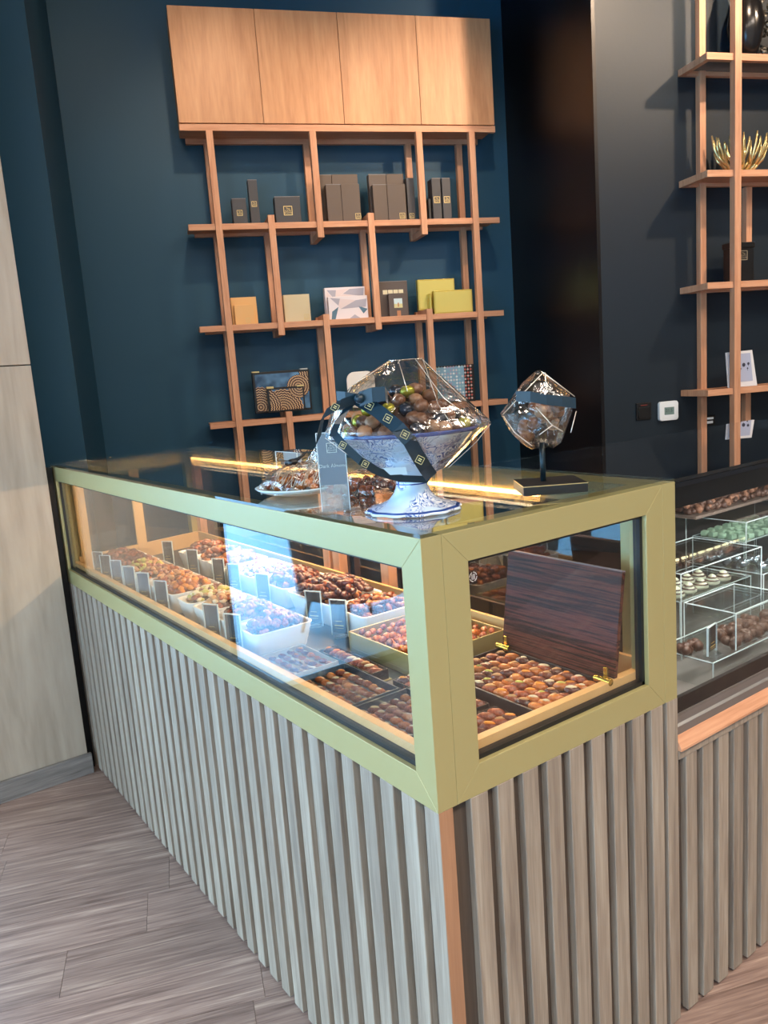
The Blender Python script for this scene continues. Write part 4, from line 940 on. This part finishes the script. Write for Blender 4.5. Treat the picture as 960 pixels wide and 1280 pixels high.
t = carton('small brown box with a square beach picture before the brown box', 1.020, 1.140, F1+.035, F1+.07, S2, 2.000, DBR)
part('picture', MB().box(1.052, 1.106, F1+.0340, F1+.0348, 1.912, 1.968), P('pale_sky_print', hexc(206, 224, 224), .5), t)
part('picture_figure', MB().box(1.052, 1.106, F1+.0334, F1+.0339, 1.912, 1.936), P('sand_print', hexc(214, 206, 150), .5), t)
part('picture_figure', MB().box(1.075, 1.083, F1+.0326, F1+.0333, 1.918, 1.942).box(1.068, 1.092, F1+.0326, F1+.0333, 1.862, 1.895), P('rust_print', hexc(186, 128, 88), .5), t)
YG = P('pale_gold_sheet', hexc(212, 198, 110), .3, .35, bump=.2, nscale=18); YG2 = P('gold_frame_edge', hexc(196, 176, 84), .3, .5)
for (lb, u0, u1, v0, v1, z1, S2) in (('large pale gold frame box, rear one at the right of the middle shelf', 1.234, 1.480, F1+.10, F1+.14, 2.082, 1.894), ('pale gold frame box standing in front at the right of the middle shelf', 1.315, 1.572, F1+.035, F1+.075, 2.004, 1.8615)):
    t = thing('gold_gift_box', lb, 'box', ((u0+u1)/2, (v0+v1)/2, S2), True)
    part('body', MB().box(u0, u1, v0+.003, v1, S2, z1), YG2, t, .002); part('face', MB().box(u0+.008, u1-.008, v0, v0+.003, S2+.008, z1-.008), YG, t, .001)
t = carton('thin gold box leaning behind the front gold frame box', 1.290, 1.302, F1+.045, F1+.095, S2, 1.99, YG2)
# mandala box
def mand(name):
    m, nt, b_, out = newmat(name); N = nt.nodes.new; Lk = nt.links.new
    tc = N('ShaderNodeTexCoord'); b_.inputs['Roughness'].default_value = .15
    n = N('ShaderNodeTexNoise'); n.inputs['Scale'].default_value = 9; Lk(tc.outputs['Object'], n.inputs['Vector'])
    base = N('ShaderNodeValToRGB'); base.color_ramp.elements[0].position = .4; base.color_ramp.elements[0].color = hexc(28, 62, 92); base.color_ramp.elements[1].position = .65; base.color_ramp.elements[1].color = hexc(96, 142, 182)
    Lk(n.outputs['Fac'], base.inputs[0]); cur = base.outputs[0]
    for (cu_, cz_, R_) in ((-.49, 1.345, .125), (-.62, 1.37, .12), (-.27, 1.56, .10), (-.38, 1.48, .07)):
        v = N('ShaderNodeVectorMath'); v.operation = 'SUBTRACT'; v.inputs[1].default_value = (cu_, 0, cz_); Lk(tc.outputs['Object'], v.inputs[0])
        fl_ = N('ShaderNodeVectorMath'); fl_.operation = 'MULTIPLY'; fl_.inputs[1].default_value = (1, 0, 1); Lk(v.outputs[0], fl_.inputs[0])
        ln_ = N('ShaderNodeVectorMath'); ln_.operation = 'LENGTH'; Lk(fl_.outputs[0], ln_.inputs[0])
        sp = N('ShaderNodeSeparateXYZ'); Lk(fl_.outputs[0], sp.inputs[0])
        at = N('ShaderNodeMath'); at.operation = 'ARCTAN2'; Lk(sp.outputs['Z'], at.inputs[0]); Lk(sp.outputs['X'], at.inputs[1])
        k1 = N('ShaderNodeMath'); k1.operation = 'MULTIPLY'; k1.inputs[1].default_value = 30; Lk(at.outputs[0], k1.inputs[0])
        k2 = N('ShaderNodeMath'); k2.operation = 'SINE'; Lk(k1.outputs[0], k2.inputs[0])
        k3 = N('ShaderNodeMath'); k3.operation = 'MULTIPLY_ADD'; k3.inputs[1].default_value = .0025; Lk(k2.outputs[0], k3.inputs[0]); Lk(ln_.outputs['Value'], k3.inputs[2])
        k4 = N('ShaderNodeMath'); k4.operation = 'MULTIPLY'; k4.inputs[1].default_value = 430; Lk(k3.outputs[0], k4.inputs[0])
        k5 = N('ShaderNodeMath'); k5.operation = 'SINE'; Lk(k4.outputs[0], k5.inputs[0])
        rp = N('ShaderNodeValToRGB'); rp.color_ramp.elements[0].position = .2; rp.color_ramp.elements[0].color = hexc(66, 44, 40); rp.color_ramp.elements[1].position = .55; rp.color_ramp.elements[1].color = hexc(204, 168, 124)
        Lk(k5.outputs[0], rp.inputs[0])
        lt = N('ShaderNodeMath'); lt.operation = 'LESS_THAN'; lt.inputs[1].default_value = R_; Lk(k3.outputs[0], lt.inputs[0])
        mx = N('ShaderNodeMix'); mx.data_type = 'RGBA'; Lk(lt.outputs[0], mx.inputs['Factor']); Lk(cur, mx.inputs['A']); Lk(rp.outputs[0], mx.inputs['B']); cur = mx.outputs['Result']
    Lk(cur, b_.inputs['Base Color']); return m
# object space of these parts is shifted by the thing's origin: origin (.8, v, 0) keeps u-.8 and z
t = thing('mandala_box', 'black framed box with blue and gold mandala print on the lowest shelf', 'box', (.8, F1+.10, 0), True); MND = mand('mandala_print')
part('body', MB().box(.147, .495, F1+.085, F1+.14, S3+.0325, 1.580), BLACKP, t, .002)
part('print', MB().box(.160, .484, F1+.082, F1+.085, 1.345, 1.566), MND, t)
part('clasp', MB().box(.145, .190, F1+.078, F1+.12, 1.578, 1.586), LOGO, t); part('clasp', MB().box(.440, .485, F1+.078, F1+.12, 1.578, 1.586), P('silver_clasp', hexc(190, 190, 185), .3, .5), t)
t = thing('mandala_box', 'smaller mandala print box standing before the larger mandala box', 'box', (.8, F1+.05, 0), True)
part('body', MB().box(.222, .446, F1+.040, F1+.072, S3+.0325, 1.482), BLACKP, t, .002)
part('print', MB().box(.234, .436, F1+.037, F1+.040, 1.345, 1.470), MND, t)
part('clasp', MB().box(.220, .262, F1+.034, F1+.06, 1.478, 1.490), LOGO, t); part('clasp', MB().box(.404, .446, F1+.034, F1+.06, 1.478, 1.488), LOGO, t)
# white rounded tray and mosaic box
t = thing('white_platter', 'white rounded square platter standing behind the bowl on the lowest shelf', 'plate', (.83, F1+.10, S3), True)
pts = rrect(.818, 1.430, .090, .112, .05, 6)
part('dish', MB().prism([(a, F1+.09, z) for a, z in pts], (0, .014, 0)), WHITEC, t, .003)
part('stand', MB().box(.76, .87, F1+.085, F1+.13, S3, S3+.018), BLACKP, t)
t = thing('mosaic_box', 'box with colourful star tile print on the lowest shelf behind the bowl', 'box', (1.43, F1+.08, S3), True)
part('body', MB().box(1.285, 1.562, F1+.050, F1+.10, S3, 1.538), BLACKP, t, .002)
cols = [hexc(150, 190, 190), hexc(120, 160, 180), hexc(206, 190, 186), hexc(160, 140, 160), hexc(220, 224, 220)]
tm = [P('tile_%s' % n, c_, .35) for n, c_ in zip(('aqua', 'slate', 'blush', 'mauve', 'white'), cols)]+[P('tile_coral', hexc(196, 96, 84), .35), P('tile_ink', hexc(20, 24, 36), .35)]
b = MB(); rt_ = random.Random(2)
b.box(1.292, 1.492, F1+.0490, F1+.0500, S3+.010, 1.530, 1)
for i in range(13):
    for j in range(11):
        u = 1.304+i*.0195; z = S3+.021+j*.0205; m_ = rt_.randrange(5) if u < 1.495 else (5 if (i+j) % 2 else 2); r_ = .0095
        b.add([(u+r_*(1 if k % 2 == 0 else .45)*math.cos(k*math.pi/4), F1+.0482, z+r_*(1 if k % 2 == 0 else .45)*math.sin(k*math.pi/4)) for k in range(8)], [list(range(8))], m_)
part('print', b, tm, t, label='star tiles in aqua, blush, coral and black')

# ------------------------------------------------------------------ right shelf unit, frame uv
F2 = 2.556; B2 = V2W
s2u = thing('shelf_unit', 'tall orange oak shelf frame on the navy wall at the right edge', 'shelf', (3.1, 2.67, 0), True)
for z in (2.987, 2.4255, 1.8634, 1.3013):
    u0, u1 = 2.4496, 4.0
    part('front_rail', MB().box(u0, u1, F2, F2+.03, z-.034, z), OAKH, s2u, .0015)
    part('side_rail', MB().box(u0, u0+.03, F2+.03, B2-.001, z-.034, z), OAK, s2u, .0015)
    part('rear_rail', MB().box(u0+.03, u1, B2-.03, B2-.001, z-.034, z-.002), OAKH, s2u, .0015)
    if z < 2.5: part('board', MB().box(u0+.03, u1-.001, F2+.03, B2-.03, z-.016, z-.003), OAKH, s2u)
    else: part('board', MB().box(u0+.03, u1-.001, F2+.03, B2-.03, z-.012, z-.003), P('grey_glass_board', hexc(110, 108, 104), .2), s2u)
for u in (2.607, 3.55):
    part('post', MB().box(u, u+.040, F2-.012, F2+.028, 0, 3.7), OAK, s2u, .0015)
    part('post', MB().box(u-.05, u-.012, B2-.038, B2-.001, 0, 3.7), OAK, s2u, .0015)
for (z0, z1) in ((1.87, 2.42), (0, 1.30)): part('post', MB().box(2.853, 2.890, B2-.038, B2-.001, z0, z1-.034), OAK, s2u, .0015)
# gold coral bowl
BRASS = P('polished_gold', hexc(228, 206, 146), .22, .75)
t = thing('gold_bowl', 'gold openwork coral shaped bowl on the right shelf unit', 'bowl', (2.74, F2+.11, 2.426), True)
part('base', MB().lathe([(.045, 0), (.06, .006), (.03, .012)], 20, (2.74, F2+.11, 2.4262)), BRASS, t)
for k in range(13):
    a = 2*math.pi*k/13; b = MB(); rb = random.Random(k)
    def q(r_, z_, da=0): return (2.74+r_*math.cos(a+da), F2+.11+r_*.62*math.sin(a+da), 2.4262+z_)
    b.tube([q(.04, .004), q(.085, .035), q(.125, .085), q(.150, .135), q(.165, .185+rb.uniform(-.02, .03))], [.010, .009, .008, .007, .004], 7)
    b.tube([q(.10, .055), q(.125, .095, .16), q(.145, .14, .22), q(.150, .17+rb.uniform(-.02, .03), .22)], [.008, .008, .007, .004], 7)
    b.tube([q(.09, .04), q(.13, .075, -.16), q(.150, .12, -.2)], [.008, .007, .004], 7)
    part('branch', b, BRASS, t)
t = carton('black box with pale mark behind the front post on the right shelf unit', 2.655, 2.803, F2+.08, F2+.14, 1.8638, 2.072, BLACKP)
part('mark', logo(MB(), 2.735, F2+.0784, 2.005, .05), P('pale_mark', hexc(150, 140, 120), .5), t)
part('lid', MB().box(2.650, 2.808, F2+.075, F2+.145, 2.045, 2.074), BLACKP, t, .003)
t = thing('brochure_stand', 'white leaflet stand with a pale landscape picture on the right shelf unit', 'leaflet', (2.70, F2+.06, 1.302), True)
b = MB().prism([(2.605, F2+.035, 1.302), (2.793, F2+.035, 1.302), (2.775, F2+.055, 1.497), (2.605, F2+.055, 1.493)], (0, .006, 0))
part('panel', b, P('white_leaflet', hexc(226, 226, 228), .4), t, .001)
part('picture', MB().prism([(2.622, F2+.0375, 1.33), (2.765, F2+.0375, 1.33), (2.760, F2+.0530, 1.482), (2.622, F2+.0530, 1.482)], (0, -.001, 0)), P('lilac_picture', hexc(176, 184, 208), .4), t)
b = MB()
for (u, z, r_) in ((2.675, 1.43, .010), (2.712, 1.42, .011), (2.742, 1.425, .008), (2.69, 1.40, .005), (2.735, 1.40, .005), (2.675, 1.345, .007)):
    d = F2+.0375+(z-1.33)*.1-.0022
    b.add([(u+r_*math.cos(k*.8), d, z+r_*math.sin(k*.8)) for k in range(8)], [list(range(8))]); b.add([(u-.001, d, z-.05 if z > 1.39 else z-.01), (u+.001, d, z-.05 if z > 1.39 else z-.01), (u+.001, d, z), (u-.001, d, z)], [(0, 1, 2, 3)])
part('tree_print', b, P('ink_print', hexc(60, 62, 80), .5), t)
# silver sculpture top right
t = thing('silver_sculpture', 'silver crumpled flower sculpture with its shadow as a dark cone, topmost visible right shelf', 'ornament', (2.90, F2+.14, 2.9875), True)
part('shadow_cone', MB().lathe([(.03, 0), (.05, .01), (.08, .11), (.092, .19), (.08, .26), (.05, .34), (.028, .42), (.02, .50)], 28, (2.78, F2+.125, 2.9876)), P('black_shadow', hexc(18, 18, 20), .2), t)  # dark solid put where a cone of shadow falls behind the petals
b = MB(); rb = random.Random(8)
for k in range(70):
    b.ball((2.92+rb.uniform(-.055, .09), F2+.13+rb.uniform(-.04, .04), 3.02+rb.uniform(0, .42)), (rb.uniform(.012, .03), .008, rb.uniform(.008, .02)), 6, 4, rb.uniform(0, 3), 0, .25, rb.uniform(-1, 1), rb)
part('petals', b, P('tarnished_silver', hexc(120, 116, 108), .3, .8), t, kind='stuff')

# switch, thermostat, socket plug on the right wall
t = thing('wall_switch', 'black wall switch left of the white thermostat', 'switch', (2.205, V2W, 1.15), True)
part('plate', MB().box(2.160, 2.252, V2W-.010, V2W-.0005, 1.155, 1.250), BLACKP, t, .002); part('rocker', MB().box(2.170, 2.242, V2W-.015, V2W-.010, 1.165, 1.225), BLACKP, t, .001)
part('indicator', MB().box(2.185, 2.228, V2W-.0112, V2W-.010, 1.234, 1.239), P('red_print', hexc(120, 46, 40), .5), t)
t = thing('thermostat', 'white rounded thermostat with grey green display on the navy wall', 'thermostat', (2.36, V2W, 1.14), True)
part('case', MB().prism([(a, V2W-.022, z) for a, z in rrect(2.359, 1.193, .061, .054, .016, 5)], (0, .0215, 0)), P('white_plastic', hexc(228, 234, 236), .35), t, .003)
part('bezel', MB().prism([(a, V2W-.0235, z) for a, z in rrect(2.359, 1.193, .048, .041, .010, 5)], (0, .0015, 0)), MATS['white_plastic'], t)
part('display', MB().box(2.328, 2.390, V2W-.0245, V2W-.0235, 1.172, 1.214), P('lcd', hexc(110, 134, 130), .3), t)
b = MB(); text_mb('21.5', .026, (2.357, V2W-.0250, 1.195), b)
part('digits', b, P('lcd_ink', hexc(40, 54, 54), .5), t)
t = thing('wall_plug', 'small white and black wall device beside the rear post of the right shelves', 'plug', (2.625, V2W, 1.10), True)
part('plate', MB().box(2.592, 2.668, V2W-.012, V2W-.0005, 1.088, 1.144), BLACKP, t, .002)
part('stripe', MB().box(2.602, 2.652, V2W-.02, V2W-.012, 1.122, 1.134).box(2.602, 2.648, V2W-.02, V2W-.012, 1.099, 1.113), MATS['white_plastic'], t)

# armchair on the terrace outside window_1 (shows only as a dark reflection in the case glass)
t = thing('armchair', 'dark tub armchair with four legs outside the window, reflected in the case glass', 'chair', (-1.75, 2.95, -.02))
prof = MB(); seg = 20
for k in range(seg+1):
    a = math.radians(20+320*k/seg)
vs = []; 
for k in range(seg+1):
    a = math.radians(-70+320*k/seg)
    for (r_, z_) in ((.36, .26), (.40, .74), (.34, .76), (.30, .28)): vs.append((-1.75+r_*math.cos(a), 2.95+r_*math.sin(a), z_))
fs = [(4*i+j, 4*i+(j+1) % 4, 4*i+4+(j+1) % 4, 4*i+4+j) for i in range(seg) for j in range(4)]+[(3, 2, 1, 0), (4*seg, 4*seg+1, 4*seg+2, 4*seg+3)]
DKF = P('charcoal_weave', hexc(30, 30, 32), .8)
part('shell', MB().add(vs, fs, 0, True), DKF, t)
part('seat', MB().lathe([(.30, .24), (.33, .27), (.33, .38), (.28, .42), (.02, .43)], 28, (-1.75, 2.95, 0)), DKF, t)
for (sx, sy) in ((1, 1), (1, -1), (-1, 1), (-1, -1)): part('leg', MB().tube([(-1.75+sx*.20, 2.95+sy*.20, .26), (-1.75+sx*.26, 2.95+sy*.26, -.018)], [.018, .012], 8), BLACKP, t)
# ceiling spot fittings
for (u, v, tu, tv, tz, p_) in SPOTS:
    t = thing('ceiling_spotlight', 'round black ceiling spotlight out of view', 'spotlight', (u, v, CEIL-.1), True, group='ceiling spotlights')
    part('ring', MB().lathe([(.06, .0), (.075, .02), (.075, .0995), (.06, .0995), (.06, .03)], 20, (u, v, CEIL-.1), cap=False), BLACKP, t)
